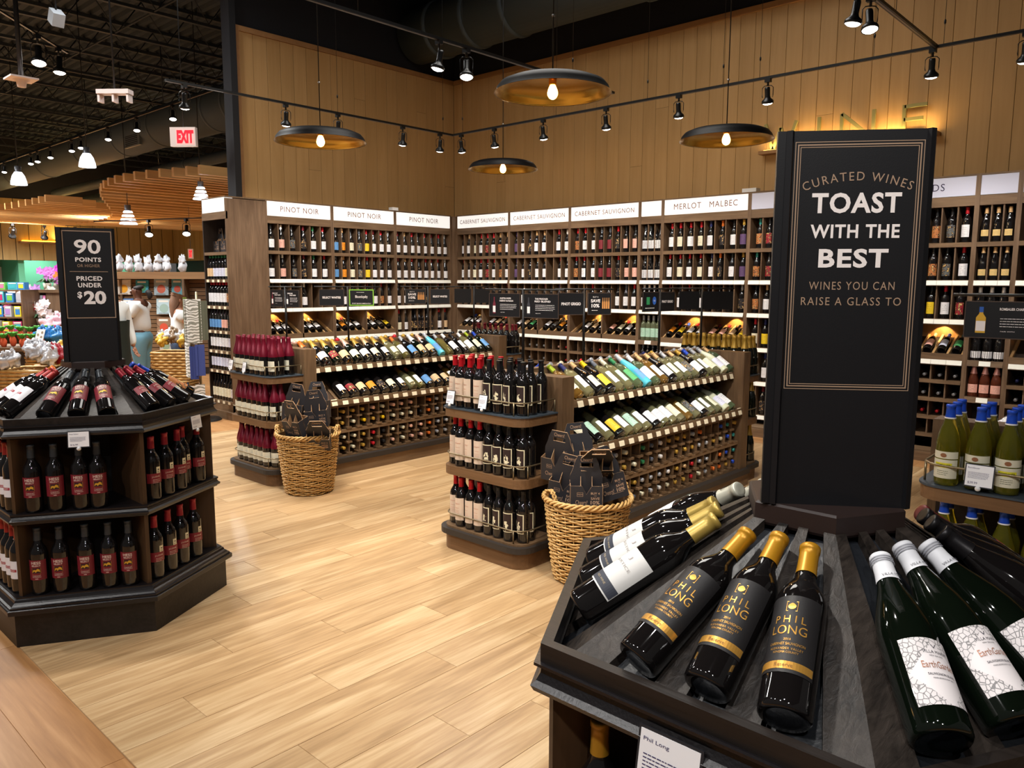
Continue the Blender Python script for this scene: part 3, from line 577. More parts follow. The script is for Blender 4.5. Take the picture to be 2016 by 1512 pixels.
# ------------------------------------------------------------------ hexagonal kiosks
def hexp(r): return [(r*math.cos(i*PI/3), r*math.sin(i*PI/3)) for i in range(6)]
def kiosk(cx, cy, label):
    t = thing('wine_kiosk', label, 'display stand', (cx, cy, 0), group='black hexagonal kiosks')
    build('plinth', MB().prism(hexp(.57), 0, .155), DARKW, t)
    L6 = lambda pr: MB().lathe(pr, 6, smooth=False)
    build('bumper', L6([(.50, .155), (.602, .155), (.604, .158), (.604, .176), (.60, .179), (.50, .179)]), DARKP, t)
    build('base_molding', L6([(.50, .179), (.592, .179), (.592, .187), (.582, .190), (.575, .197), (.566, .203), (.562, .213), (.552, .216), (.552, .222), (.10, .222)]), DARKP, t)
    build('shelf', L6([(.1, .552), (.535, .552), (.545, .552), (.548, .558), (.560, .562), (.562, .571), (.552, .577), (.546, .587), (.552, .592), (.552, .600), (.1, .600)]), DARKP, t)
    build('top_molding', L6([(.1, .934), (.530, .934), (.536, .938), (.560, .942), (.566, .952), (.556, .960), (.548, .972), (.546, .985), (.560, .987), (.560, .992), (.52, .992)]), DARKP, t)
    for i in range(6):
        a, b = i*PI/3, (i+1)*PI/3; p = lambda r, q: Vector((r*math.cos(q), r*math.sin(q), 0))
        o0, o1, i0, i1 = p(.548, a), p(.548, b), p(.525, a), p(.525, b); up = Vector((0, 0, .032)); z = Vector((0, 0, .992))
        build('rim_board', MB().add([v+z for v in (o0, o1, i1, i0)]+[v+z+up for v in (o0, o1, i1, i0)], [(3, 2, 1, 0), (4, 5, 6, 7), (0, 1, 5, 4), (1, 2, 6, 5), (2, 3, 7, 6), (3, 0, 4, 7)]), DARKW, t)
        R_ = RZ(a)
        for z0, z1 in ((.222, .552), (.600, .934)):
            build('partition', MB().box(.10, -.009, z0, .528, .009, z1, M=R_), KIN, t)
    build('core', MB().prism(hexp(.17), .222, .934), KBK, t)
    zt, nt, zb, nb = 1.205, .125, .972, .462
    build('slope_board', L6([(.0, zt-.02), (nt/.866, zt-.02), (nb/.866, zb-.02), (nb/.866, .94)]), mat('slope_board_black', '1c1f24', .42, bump=(90, .25)), t)
    for i in range(6):
        ph = PI/6+i*PI/3; n_ = Vector((math.cos(ph), math.sin(ph), 0)); t_ = Vector((-math.sin(ph), math.cos(ph), 0)); F = frame((0, 0, 0), t_, n_)
        F = Matrix(((t_[0], n_[0], 0, 0), (t_[1], n_[1], 0, 0), (0, 0, 1, 0), (0, 0, 0, 1)))
        for f0, f1 in ((-1, -.72), (-.36, -.13), (.13, .36), (.72, 1)):
            vs = []
            for dz in (-.02, 0):
                for n0, z0 in ((nt, zt), (nb, zb)):
                    hw = n0*.57735; vs += [(f0*hw, n0, z0+dz), (f1*hw, n0, z0+dz)]
            build('slat', MB().add([F @ Vector(v) for v in vs], [(0, 1, 3, 2), (4, 6, 7, 5), (0, 4, 5, 1), (2, 3, 7, 6), (0, 2, 6, 4), (1, 5, 7, 3)]), KSLAT[i % 3], t)
    build('top_plate', L6([(.0, 1.195), (.140, 1.195), (.143, 1.20), (.143, 1.232), (.139, 1.236), (0, 1.236)]), mat('kiosk_cap_brown', '2b1f1c', .45), t); return t
KSLAT = [wood('kiosk_slat_'+n, '100c0a', '38312c', a, 85, .46, .12, .7, .35) for n, a in (('x', 'x'), ('y', 'y'), ('z', 'z'))]
KSLAT = [KSLAT[1]]*3
LK, RK = (-4.12, 1.41), (-.52, 1.41)
kiosk(*LK, 'black hexagonal wine kiosk with two open tiers, under the 90 points sign column'); kiosk(*RK, 'black hexagonal wine kiosk closest to view, under the toast sign column')
def tower(cx, cy, psi, label, draw):
    t = thing('sign_column', label, 'sign', (cx, cy, 1.236)); w, h, ir = .236, .634, .0665
    for k in range(3):
        a = math.radians(psi+120*k); n_ = Vector((math.cos(a), math.sin(a), 0)); r_ = Vector((-math.sin(a), math.cos(a), 0))
        M = Matrix(((r_[0], -n_[0], 0, n_[0]*ir), (r_[1], -n_[1], 0, n_[1]*ir), (0, 0, 1, 0), (0, 0, 0, 1)))
        pn = build('sign_panel', MB().box(-w/2-(.012 if k == 0 else 0), 0, 0, w/2, .010, h, M=M), SIGNB, t)
        fn = lambda x, y: M @ Vector((x, -.0006, y))
        if k == 0:
            m = MB(); draw(m, fn, w, h); build('lettering', m, [LIGHTT, TANT], pn)
            for f in (.065, .26, .45, .76): build('screw', MB().lathe([(0, -.0025), (.0035, -.002), (.0045, 0)], 10, M=M @ T((-w/2+.006, 0, h*(1-f))) @ Matrix.Rotation(-PI/2, 4, 'X') @ Matrix.Rotation(PI, 4, 'X')), BLK, t)
        else:
            m = MB(); border(m, fn, -w*.43, h*.32, w*.43, h*.97, .0015); build('border_line', m, TANT, pn)
    build('cap', MB().prism([(ir*1.9*math.cos(math.radians(psi+60+120*k)), ir*1.9*math.sin(math.radians(psi+60+120*k))) for k in range(3)], .55, .60), BLK, t)
    return t
def draw_toast(m, fn, w, h):
    for i, o in enumerate((0, .0042, .0084)): border(m, fn, -w*.43+o, h*.322+o, w*.43-o, h*.972-o, .0012 if i != 1 else .0020, 1)
    Rr = .22; x0, x1, y0, y1 = bounds('CURATED WINES', sp=1.3); vs, fs = tmesh('CURATED WINES', 1, sp=1.3); sc = .172/(x1-x0); ys = .0165/(y1-y0)*.86
    m.add([fn((Rr+(y-y0)*ys)*math.sin((x-(x0+x1)/2)*sc/Rr), h*.872-Rr+(Rr+(y-y0)*ys)*math.cos((x-(x0+x1)/2)*sc/Rr)) for x, y in vs], fs, 1)
    fit(m, 'TOAST', fn, 0, h*.815, w*.60, .0335, 0, bold=.03, sp=1.1); fit(m, 'WITH THE', fn, 0, h*.742, w*.60, .0225, 0, bold=.025, sp=1.1); fit(m, 'BEST', fn, 0, h*.672, w*.47, .0315, 0, bold=.03, sp=1.1)
    fit(m, 'WINES YOU CAN', fn, 0, h*.600, w*.58, .0135, 1, sp=1.2); fit(m, 'RAISE A GLASS TO', fn, 0, h*.559, w*.68, .0135, 1, sp=1.2)
def draw_90(m, fn, w, h):
    border(m, fn, -w*.44, h*.327, w*.44, h*.978, .004, 1)
    fit(m, '90', fn, 0, h*.86, w*.47, .067, 0, bold=.02); fit(m, 'POINTS', fn, 0, h*.765, w*.46, .0205, 0, bold=.03, sp=1.1); fit(m, 'OR HIGHER', fn, 0, h*.720, w*.40, .0145, 1, sp=1.1)
    rect(m, fn, -w*.34, h*.674, w*.34, h*.678, 1); fit(m, 'PRICED', fn, 0, h*.625, w*.46, .0215, 0, bold=.03, sp=1.1); fit(m, 'UNDER', fn, 0, h*.575, w*.42, .0215, 0, bold=.03, sp=1.1)
    fit(m, '20', fn, w*.08, h*.482, w*.40, .064, 0, bold=.04); fit(m, '$', fn, -w*.19, h*.50, w*.085, .034, 0, bold=.03)
tower(RK[0]+.012, RK[1]-.004, -55.1, 'tall black sign column reading toast with the best', draw_toast)
tower(LK[0]+.045, LK[1]-.007, -20.65, 'black sign column reading 90 points or higher, priced under $20', draw_90)
# special labels (built flat, wrapped round the glass)
def wrap_label(key, shape, draws):
    """draws: [(material, fn(mb, f))]: lettering meshes shared by every copy"""
    if ('w', key) not in _bm:
        out = []
        for m, d in draws:
            a = MB(); d(a, cyl(shape, 0)); out.append(a.mesh('lettering', m))
        _bm[('w', key)] = out
    return _bm[('w', key)]
def add_lettering(b, ms):
    lab = [c for c in b.children if c.name.startswith('label')][0]
    for me in ms: ob('lettering', me, lab)
LION = [(-.013, -.004), (-.011, .003), (-.006, .004), (0, .003), (.003, .007), (.007, .008), (.011, .005), (.014, .001), (.012, -.001), (.015, -.005), (.011, -.006), (.009, -.003), (.002, -.003), (.0, -.007), (-.004, -.007), (-.004, -.003), (-.009, -.003), (-.010, -.007), (-.014, -.007)]
def hess_letters():
    ink = mat('label_pale_ink', 'cdb9ac', .6); gold = mat('label_gold_ink', 'c99a2e', .45, .3); dk = mat('label_dark_patch', '34131a', .6)
    def a_(m, f):
        fit(m, 'HESS', f, 0, .148, .040, .0125, bold=.02); fit(m, 'SELECT', f, 0, .135, .038, .0075, bold=.02); fit(m, 'CABERNET', f, 0, .089, .036, .0045); fit(m, 'SAUVIGNON', f, 0, .0825, .036, .0045); rect(m, f, -.006, .073, .006, .0755)
    def g_(m, f):
        f2 = cyl('bordeaux', 0, .0020); n = len(LION); m.add([f2(x*1.15, .113+y*1.1) for x, y in LION], [tuple(range(n))]); border(m, f, -.0185, .1005, .0185, .1255, .0008); rect(m, f, -.017, .095, .017, .097)
    def d_(m, f):
        f3 = cyl('bordeaux', 0, .0010)
        for i in range(6): rect(m, f3, -.0185+i*.00617, .1005, -.0185+(i+1)*.00617, .1255)
    return wrap_label('hess', 'bordeaux', [(ink, a_), (gold, g_), (dk, d_)])
def lohr_letters():
    ink = mat('label_pale_ink', 'cdb9ac', .6); cr = mat('label_cream_box', 'd8cfae', .6); dk = mat('label_dark_ink', '2a2222', .6)
    return wrap_label('lohr', 'bordeaux', [(ink, lambda m, f: (fit(m, 'J.LOHR', f, -.004, .112, .040, .009, bold=.01), lines(m, f, -.02, .015, .098, 3, .007, .0018))),
        (cr, lambda m, f: [rect(m, cyl('bordeaux', 0, .0015), -.002+i*.0055, .128, .0035+i*.0055, .158) for i in range(4)]), (dk, lambda m, f: (lines(m, cyl('bordeaux', 0, .002), .002, .016, .136, 2, .005, .002), rect(m, cyl('bordeaux', 0, .002), .004, .143, .014, .148)))])
def deco_letters():
    rd = mat('label_red_ink', '9a3640', .6)
    return wrap_label('deco', 'bordeaux', [(rd, lambda m, f: ([rect(m, cyl('bordeaux', 0, .001), -.022+i*.0055, .098, -.0165+i*.0055, .110) for i in range(8)])), (mat('label_white_ink', 'f0e8e6', .6), lambda m, f: fit(m, 'DECOY', cyl('bordeaux', 0, .0018), 0, .104, .030, .006))])
def face(c, phi, t, n, z, rz=0):
    """point and upright matrix on a kiosk face, label outwards"""
    a = math.radians(phi); n_ = Vector((math.cos(a), math.sin(a), 0)); t_ = Vector((-math.sin(a), math.cos(a), 0)); p = Vector((*c, 0))+t_*t+n_*n+Vector((0, 0, z))
    return T(p) @ RZ(a+PI/2+rz)
def sloped(c, phi, t0, t1, roll=0, L=.30, n0=.425, z0=1.022, r=.0375):
    a = math.radians(phi); n_ = Vector((math.cos(a), math.sin(a), 0)); t_ = Vector((-math.sin(a), math.cos(a), 0)); sl = math.radians(34.7); up = Vector((0, 0, 1))
    p = Vector((*c, 0))+t_*t0+n_*n0+up*(.972+(.462-n0)*.691-.02+(r+.001)/math.cos(sl)+ .002)
    d = (-n_*math.cos(sl)+up*math.sin(sl))*L+t_*(t1-t0); d.normalize(); out = n_*math.sin(sl)+up*math.cos(sl); x = (-out).cross(d); 
    return frame(p, x, -out) @ RZ(roll)
HM = 'maroon'
def hess(M, txt, grp): add_lettering(bottle(M, 'G', 'M', text_=txt, group=grp, far='mid', lmat=PLAIN, labcol='6e1824', lz=(.068, .160), half=64, name='red_wine_bottle'), hess_letters())
def lohr(M, txt, grp): add_lettering(bottle(M, 'r', 'M', text_=txt, group=grp, far='mid', lmat=PLAIN, labcol='7c1a26', lz=(.082, .128), half=70, name='red_wine_bottle', capcol='8a1c2a'), lohr_letters())
def deco(M, txt, grp): add_lettering(bottle(M, 'r', 'W', text_=txt, group=grp, far='mid', lmat=PLAIN, labcol='d8d6da', lz=(.066, .148), half=72, name='red_wine_bottle', capcol='8c2420'), deco_letters())
g = 'bottles on the 90 points kiosk'
for i, tt in enumerate((-.190, -.101, -.001, .072)): hess(face(LK, -30, tt, .430, .601, random.uniform(-.15, .15)), f'maroon label bottle with gold lion, {ORD[i]} of four on the kiosk upper tier', g)
for i, tt in enumerate((-.190, -.103, .001, .096, .180)): hess(face(LK, -30, tt, .430, .223, random.uniform(-.2, .15)), f'maroon label bottle with gold lion, {ORD[i]} of five on the kiosk lower tier', g)
for i, (tt, n) in enumerate(((-.175, .433), (-.080, .435), (.015, .435), (.094, .405), (.172, .433))): lohr(face(LK, 30, tt, n, .601, -.35), f'red capped bottle with red band label, {ORD[i]} of five, kiosk upper tier facing the basket', g)
for i, tt in enumerate((-.185, -.085, .010, .115)): lohr(face(LK, 30, tt, .433, .223, -.35), f'red capped bottle with red band label, {ORD[i]} of four, kiosk lower tier facing the basket', g)
for z, rn in ((.601, 'upper'), (.223, 'lower')):
    for i, tt in enumerate((-.185, -.105, -.03, .045, .12, .19)): deco(face(LK, -90, tt, .433, z, .35), f'white label bottle with maroon band, {ORD[i]} of six on the kiosk {rn} tier', g)
for i, (a, b) in enumerate(((-.128, -.055), (0, 0), (.124, .055))):
    hess(sloped(LK, -30, a, b), f'maroon label bottle lying on the kiosk slope, {ORD[i]} of three under the 90 sign', g)
    lohr(sloped(LK, 30, a, b), f'red band label bottle lying on the kiosk slope facing the basket, {ORD[i]} of three', g)
    deco(sloped(LK, -90, a, b), f'white label bottle with maroon band lying on the kiosk slope, {ORD[i]} of three', g)
for i in (0, 1): bottle(sloped(LK, 90, (-.128, .0)[i], (-.055, 0)[i]), 'b', 'A', text_=f'blue capped bottle with picture label on the kiosk slope, {ORD[i]} of two', group=g, far='mid', half=80, name='red_wine_bottle')
bottle(sloped(LK, -150, .124, .055), 'o', 'W', text_='orange capped bottle lying on the kiosk slope furthest from the aisle', group=g, far='mid', name='red_wine_bottle')
price_card(face((LK[0], LK[1]), -30, .018, .503, .895) @ Matrix.Rotation(-.12, 4, 'X'), .082, .066, 'Hess Select', '$16.99', 'white price card on kiosk molding above the maroon label bottles')
price_card(face((LK[0], LK[1]), 30, .085, .503, .895) @ Matrix.Rotation(-.12, 4, 'X'), .075, .064, 'J. Lohr', '$16.99', 'white price card on kiosk molding above the red band label bottles')
# --- nearest kiosk bottles, full detail
def phil(M, i):
    gold = mat('label_gold_print', 'cf9a45', .35, .6)
    def a_(m, f):
        f = cyl('bordeaux', 0, .0012)
        fit(m, 'P H I L', f, 0, .1365, .046, .0120, sp=1.0, res=6); fit(m, 'LONG', f, 0, .1185, .052, .0145, sp=1.05, res=6); fit(m, '2018', f, 0, .1025, .0105, .0036); fit(m, 'CABERNET SAUVIGNON', f, 0, .0950, .053, .0042); fit(m, 'ALEXANDER VALLEY', f, 0, .0873, .049, .0036, sp=1.2); fit(m, 'SONOMA COUNTY', f, 0, .0815, .037, .0033)
        border(m, f, -.0085, .1505, .0085, .1675, .0008); n = 14
        for s in (1,): m.add([f(math.copysign(abs(math.sin(q))**1, math.sin(q))*.0062, .1598+(.0046*math.cos(q)-.0018*abs(math.sin(q)) if math.cos(q) > 0 else .0066*math.cos(q))) for q in [2*PI*k/n for k in range(n)]], [tuple(range(n))])
        f2 = cyl('bordeaux', 0, .0010)
        for k in range(20): rect(m, f2, -.0435+k*.00435, .0555, -.0435+(k+1)*.00435, .0675)
    def b_(m, f): fit(m, 'Reserve', cyl('bordeaux', 0, .0014), 0, .0613, .026, .0062, sx=1)
    ms = wrap_label('phil', 'bordeaux', [(gold, a_), (mat('label_brown_ink', '8a5a20', .5), b_)])
    b = bottle(M, 'd', 'K', text_=f'gold capped wine bottle with black gold-lettered label, {ORD[i]} of three on nearest kiosk', group='gold capped bottles', far=False, half=67, lmat=mat('matte_black_label', '1d1b1c', .5, bump=(900, .1)), labcol='1d1b1c', lz=(.050, .178), capcol='b8831c', name='red_wine_bottle'); add_lettering(b, ms)
FOIL.node_tree.nodes['Principled BSDF'].inputs['Metallic'].default_value = .35
for i, (a, b) in enumerate(((-.118, -.052), (.004, .0), (.122, .052))): phil(sloped(RK, -90, a, b, (.06, -.02, -.06)[i]), i)
def villa(M, txt):
    ink = mat('label_grey_ink', '55545c', .6); pk = mat('label_rose_gold', 'c0876c', .4, .4)
    ms = wrap_label('villa', 'burgundy', [(ink, lambda m, f: (fit(m, 'VILLA MARIA', f, 0, .1085, .036, .0045), fit(m, 'NEW ZEALAND', f, 0, .1025, .020, .002), fit(m, 'SAUVIGNON BLANC', f, 0, .075, .040, .0035, bold=.01), fit(m, 'MARLBOROUGH 2021', f, 0, .069, .030, .0022), fit(m, 'V', f, 0, .117, .008, .006))), (pk, lambda m, f: fit(m, 'EarthGarden', cyl('burgundy', 0, .0015), 0, .089, .048, .010))])
    b = bottle(M, 'w', 'W', 'burgundy', 'green', txt, 'floral label bottles', 'white_wine_bottle', False, 62, (.032, .130), lmat=LM['flower'], labcol='e6dfe0', capcol='dcdde2'); add_lettering(b, ms)
    cp = [c for c in b.children if c.name.startswith('capsule')][0]
    cp.data = cp.data.copy(); cp.data.materials[0] = PLAIN
    a = MB(); f = lambda x, y: (math.sin(x/.0176)*.0176, -math.cos(x/.0176)*.0176, y)
    for k in range(3):
        r_ = .0172; a.lathe([(r_, .281+k*.004), (r_+.0006, .282+k*.004), (r_, .283+k*.004)], 32)
    build('cap_print', (lambda q: (fit(q, 'VILLA MARIA', lambda x, y: (math.sin(x/.0176)*.0190, -math.cos(x/.0176)*.0190, .254+y), 0, 0, .036, .004), q)[1])(MB()), mat('label_grey_ink', '', .6), cp)
    build('thread_rings', a, mat('cap_ring_grey', '9a9ba4', .4), cp)
for i, (a, b) in enumerate(((-.146, -.040), (-.022, .008), (.102, .056))): villa(sloped(RK, -30, a, b, (.1, .05, 0)[i], r=.0405, n0=.428), f'green bottle with white floral label and white cap, {ORD[i]} of three on nearest kiosk')
for i, (a, b) in enumerate(((.128, .05), (.008, .0), (-.115, -.05))):
    b_ = bottle(sloped(RK, -150, a, b, .55, r=.0375, n0=.428), 'd', 'W', text_=f'gold capped bottle with white label and charcoal band, {ORD[i]} of three on nearest kiosk', group='white label gold capped bottles', far=False, half=66, lmat=PLAIN, labcol='dcdad6', lz=(.052, .150), capcol='b69a4c', name='red_wine_bottle')
    add_lettering(b_, wrap_label('ance', 'bordeaux', [(mat('label_faint_ink', 'a8a09c', .6), lambda m, f: (fit(m, 'J', f, 0, .130, .006, .009), fit(m, 'JUSTICE', f, 0, .112, .046, .007))), (mat('label_band', '3a3d48', .6), lambda m, f: [rect(m, f, -.043+k*.0043, .055, -.0387+k*.0043, .076) for k in range(20)]), (mat('label_tan_ink', 'b8a888', .6), lambda m, f: (fit(m, 'RED WINE', cyl('bordeaux', 0, .0018), 0, .0655, .030, .004),))]))
for i, (a, b) in enumerate(((.128, .05), (.0, .0))):
    b_ = bottle(sloped(RK, 150, a, b, 0, r=.0435, n0=.42), 'c', 'W', 'burgundy', text_=f'cream capped bottle with signature on its capsule, {ORD[i]} of two beyond the kiosk ridge', group='cream capped bottles', far=False, capcol='cfcdbc', name='red_wine_bottle')
    a_ = MB(); fit(a_, 'Daou', lambda x, y: (math.sin(x/.0182)*.0186, -math.cos(x/.0182)*.0186, .266+y), 0, 0, .03, .016); build('signature', a_, BLK, [c for c in b_.children if c.name.startswith('capsule')][0])
for i, (a, b) in enumerate(((-.128, -.05), (-.035, -.01), (.05, .03), (.135, .06))):
    bottle(sloped(RK, 30, a, b, 0, r=.0405), 'k', 'R' if i == 3 else 'K', 'burgundy' if i < 3 else 'bordeaux', text_=('black capsuled dark bottle, lowest of three by the chardonnay shelf', 'black capsuled dark bottle, middle of three by the chardonnay shelf', 'black capsuled dark bottle, topmost of three by the chardonnay shelf', 'red topped bottle with red picture label on nearest kiosk, beside the black capsuled ones')[i], group='black capsuled bottles', far=False, name='red_wine_bottle', capcol='7c2a2a' if i == 3 else '1c1a1c', half=80)
for i, tt in enumerate((-.185, -.09, .0, .09, .185)): bottle(face(RK, -90, tt, .425, .601), 'd', 'K', text_=f'gold capped bottle standing inside nearest kiosk upper tier, {ORD[i]} of five', group='gold capped bottles', far='mid', labcol='1d1b1c', lmat=PLAIN, capcol='a57b22', name='red_wine_bottle')
price_card(face(RK, -90, -.016, .502, .868) @ Matrix.Rotation(-.15, 4, 'X'), .098, .100, 'Phil Long', '$24.99', 'white price card reading Phil Long on the nearest kiosk molding')
# ------------------------------------------------------------------ gondolas
GOAK = wood('gondola_oak', '56402b', '755c42', 'y', 55, .5, .08); GOAKZ = wood('gondola_oak_end', '523d29', '70573e', 'z', 55, .5, .06)
GIN = wood('gondola_inner', '3c2b1e', '523c2a', 'y', 50, .55, .08)
def wedge(pts, y0, y1):   # profile in x-z extruded along y
    n = len(pts); a = MB(); a.add([(x, y0, z) for x, z in pts]+[(x, y1, z) for x, z in pts], [tuple(range(n)), tuple(range(2*n-1, n-1, -1))]+[(i, i+n, (i+1) % n+n, (i+1) % n) for i in range(n)]); return a
def gondola(xc, label, tags=True):
    y0 = 3.43; L = 2.38; t = thing('wine_gondola', label, 'shelf unit', (xc, y0, 0), group='double-sided wine gondolas')
    build('base', MB().box(-.385, .0, 0, .385, L, .10), GOAK, t)
    build('bumper', MB().box(-.40, .0, .10, .40, L, .142), BUMP, t)
    for y in (0, L-.11): build('end_board', MB().box(-.365, y, .142, .365, y+.11, 1.08), GOAKZ, t)
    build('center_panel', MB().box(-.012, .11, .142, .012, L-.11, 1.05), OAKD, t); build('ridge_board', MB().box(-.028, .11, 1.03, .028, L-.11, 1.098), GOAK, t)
    for s in (1, -1):
        X = lambda pts: [(s*x, z) for x, z in pts][::s]
        build('lip', wedge(X([(.352, .594), (.372, .594), (.368, .640), (.350, .640)]), .11, L-.11), GOAK, t)
        build('lip', wedge(X([(.268, .874), (.288, .874), (.282, .918), (.264, .918)]), .11, L-.11), GOAK, t)
        build('slope_board', wedge(X([(.352, .598), (.352, .612), (.02, .818), (.02, .80)]), .11, L-.11), GIN, t)
        build('slope_board', wedge(X([(.268, .878), (.268, .892), (.02, 1.060), (.02, 1.04)]), .11, L-.11), GIN, t)
        build('cubby_shelf', wedge(X([(.012, .345), (.340, .345), (.340, .372), (.012, .372)]), .11, L-.11), GOAK, t)
        build('cubby_shelf', wedge(X([(.012, .570), (.352, .570), (.352, .596), (.012, .596)]), .11, L-.11), GOAK, t)
        build('cubby_shelf', wedge(X([(.012, .142), (.345, .142), (.345, .152), (.012, .152)]), .11, L-.11), GOAK, t)
        for i in range(21):
            y = .11+i*.108
            if 0 < i < 20:
                for z0, z1 in ((.152, .345), (.372, .570)): ob('divider', _cm.setdefault(('gd', z0, s), MB().box(min(s*.05, s*.335), -.006, z0, max(s*.05, s*.335), .006, z1).mesh('divider', GOAKZ)), t, loc=(0, y, 0))
                for z in (.155, .250, .375, .470): ob('bottle_rest', _cm.setdefault(('gr', s), MB().box(min(s*.10, s*.345), -.026, 0, max(s*.10, s*.345), .026, .016).mesh('bottle_rest', GOAK)), t, loc=(0, y, z))
            if i < 20:
                for k, (xa, za, xb, zb) in enumerate(((.352, .612, .06, .793), (.268, .892, .03, 1.053))):
                    ob('slat', _cm.setdefault(('gs', k, s), wedge(X([(xa, za), (xa, za+.014), (xb, zb+.014), (xb, zb)]), -.014, .014).mesh('slat', GOAK)), t, loc=(0, y, 0))
                if tags and s == 1:
                    for k, (xa, za) in enumerate(((.373, .640), (.289, .918))):
                        ob('price_tag', _cm.setdefault(('gt', k), MB().add([(xa+.001, -.028, za-.044), (xa+.001, .028, za-.044), (xa-.001, .028, za-.020), (xa-.001, -.028, za-.020), (xa-.012, .028, za+.006), (xa-.012, -.028, za+.006), (xa+.006, -.028, za-.046), (xa+.006, .028, za-.046)], [(6, 7, 2, 3), (3, 2, 4, 5)]).mesh('price_tag', TAGC)), t, loc=(0, y+.054, 0))
    return t
gondola(-5.79, 'oak wine gondola of sparkling wines behind the magenta bottles'); gondola(-3.13, 'oak wine gondola of white wines behind the red capped bottles'); gondola(-.475, 'oak gondola beside the toast kiosk, behind the chardonnay bottles', False)
def rrect(x0, y0, x1, y1, r, front=-1, n=6):
    """rounded corners on the side facing FRONT along y"""
    P = []
    for cx, a0 in ((x0+r, PI), (x1-r, 1.5*PI)):
        for i in range(n+1): a = a0+i*PI/2/n; P.append((cx+r*math.cos(a), y0+r+r*math.sin(a)))
    P += [(x1, y1), (x0, y1)]
    return P if front < 0 else [(-x, -y) for x, y in P]
def endcap(xc, y, fr, label):
    t = thing('end_cap_shelf', label, 'shelf', (xc, y, 0), group='rounded end cap shelves')
    rr = lambda g, r: rrect(-.335-g, -.31-g, .335+g, 0, r, fr)
    build('base', MB().prism(rr(-.0, .09), 0, .10, smooth=False), wood('endcap_oak', '5b4027', '76573a', 'x', 40, .5), t); build('bumper', MB().prism(rr(.028, .11), .10, .135), BUMP, t)
    build('shelf', MB().prism(rr(0, .09), .135, .146), GOAK, t); build('shelf', MB().prism(rr(0, .09), .468, .520), wood('endcap_oak', '5b4027', '76573a', 'x', 40, .5), t)
    build('shelf', MB().prism(rr(0, .09), .822, .872), wood('endcap_oak', '', '', 'x'), t); build('slate_top', MB().prism(rr(.006, .095), .872, .880), SLATE, t)
    build('back_panel', MB().box(-.33, min(0, fr*.012), .146, .33, max(0, fr*.012), .83), OAKD, t)
    for z in (.146, .520, .880):
        P = rr(-.012, .08)[:-2]; x0 = -.323; P = [(P[0][0], fr*.01)]+P+[(P[-1][0], fr*.01)] if fr < 0 else [(P[0][0], .01)]+P+[(P[-1][0], .01)]
        a = MB(); a.tube([(x, q, z+.075) for x, q in P], .0045, 6)
        for q in (P[0], P[2], P[-3], P[-1], P[1+len(P)//2]): a.tube([(q[0], q[1], z), (q[0], q[1], z+.075)], .0045, 6)
        build('guard_rail', a, BRASS, t)
    return t
endcap(-5.785, 3.43, -1, 'rounded end shelf of magenta bottles with brass rails'); endcap(-3.135, 3.43, -1, 'rounded end shelf of red and black capped bottles with brass rails'); endcap(-.475, 3.43, -1, 'rounded end shelf of blue capped chardonnay with brass rails')
endcap(-5.785, 5.81, 1, 'rounded far end shelf of the sparkling wine gondola'); endcap(-3.135, 5.81, 1, 'rounded far end shelf with gold foil bottles')
# bottles on the gondola slopes
GL = {'k': ('dark', None), 'g': ('green', None), 'a': ('tint', 'd8a850'), 'c': ('tint', 'd8d8a0'), 'y': ('tint', 'c9c070'), 'e': ('tint', '9ab88a'), 'q': ('opaque', '4cb4c8'), 'f': ('opaque', 'c8ccb0'), 'n': ('dark', None)}
GNM = {'k': 'dark', 'g': 'dark green', 'a': 'amber', 'c': 'clear', 'y': 'yellowish', 'e': 'pale green', 'q': 'all-turquoise', 'f': 'frosted', 'n': 'dark'}
def slope_bottles(xc, tier, codes, nm, grp, s=1, name='white_wine_bottle', bare=False):
    for i, c in enumerate(codes):
        if c == '..': continue
        sh = {'b': 'bordeaux', 'u': 'burgundy', 'h': 'champagne', 'f': 'flute'}[c[3]]; r = SH[sh]['r']
        (xa, za), (xb, zb) = (((.352, .612), (.02, .818)) if tier == 0 else ((.268, .892), (.02, 1.060))); a = math.atan2(zb-za, xa-xb)
        base = Vector((xa-.008-.0*r, 0, za+.008)) + Vector((math.sin(a), 0, math.cos(a)))*(r+.003); d = Vector((-math.cos(a), 0, math.sin(a))); up = Vector((math.sin(a), 0, math.cos(a)))
        if s < 0: base.x *= -1; d.x *= -1; up.x *= -1
        B = frame((xc+base.x, 3.43+.11+.054+i*.108, base.z), (-up).cross(d), -up) @ RZ(random.uniform(-.35, .35))
        cap = c[1]; lab = c[2] if c[2] != '-' else None
        bottle(B, cap, lab, sh, GL[c[0]][0], f'{GNM[c[0]]} bottle, {CN[cap][0]} top, {LC[lab][0]+" label" if lab else "no label"}, {ORD[i]} along {nm}', grp, name, far='mid', gcol=GL[c[0]][1], cstyle='champ' if sh == 'champagne' else 'foil', half=62)
GG = 'bottles on the gondola slopes'
slope_bottles(-3.13, 1, ['..', 'alCb', 'cnWb', 'ktCu', 'kyYu', 'ceWb', 'ccLb', 'egEb', 'qsBf', 'ewWb', 'atWb', 'ktWu', 'ctCb', 'csWb', 'ctGb', 'kdWu', 'cbWb', 'csCb', 'fsSu', 'etWb'], 'white gondola top slope', GG)
slope_bottles(-3.13, 0, ['..', 'kdCb', 'knLb', 'ceWf', 'kdYu', 'ckWb', 'ckLb', 'ccWb', 'kdWu', 'csWu', 'csWb', 'csCb', 'atCb', 'csGb', 'ktWu', 'csWb', 'csCb', 'fsSu', 'etWb', '..'], 'white gondola lower slope', GG)
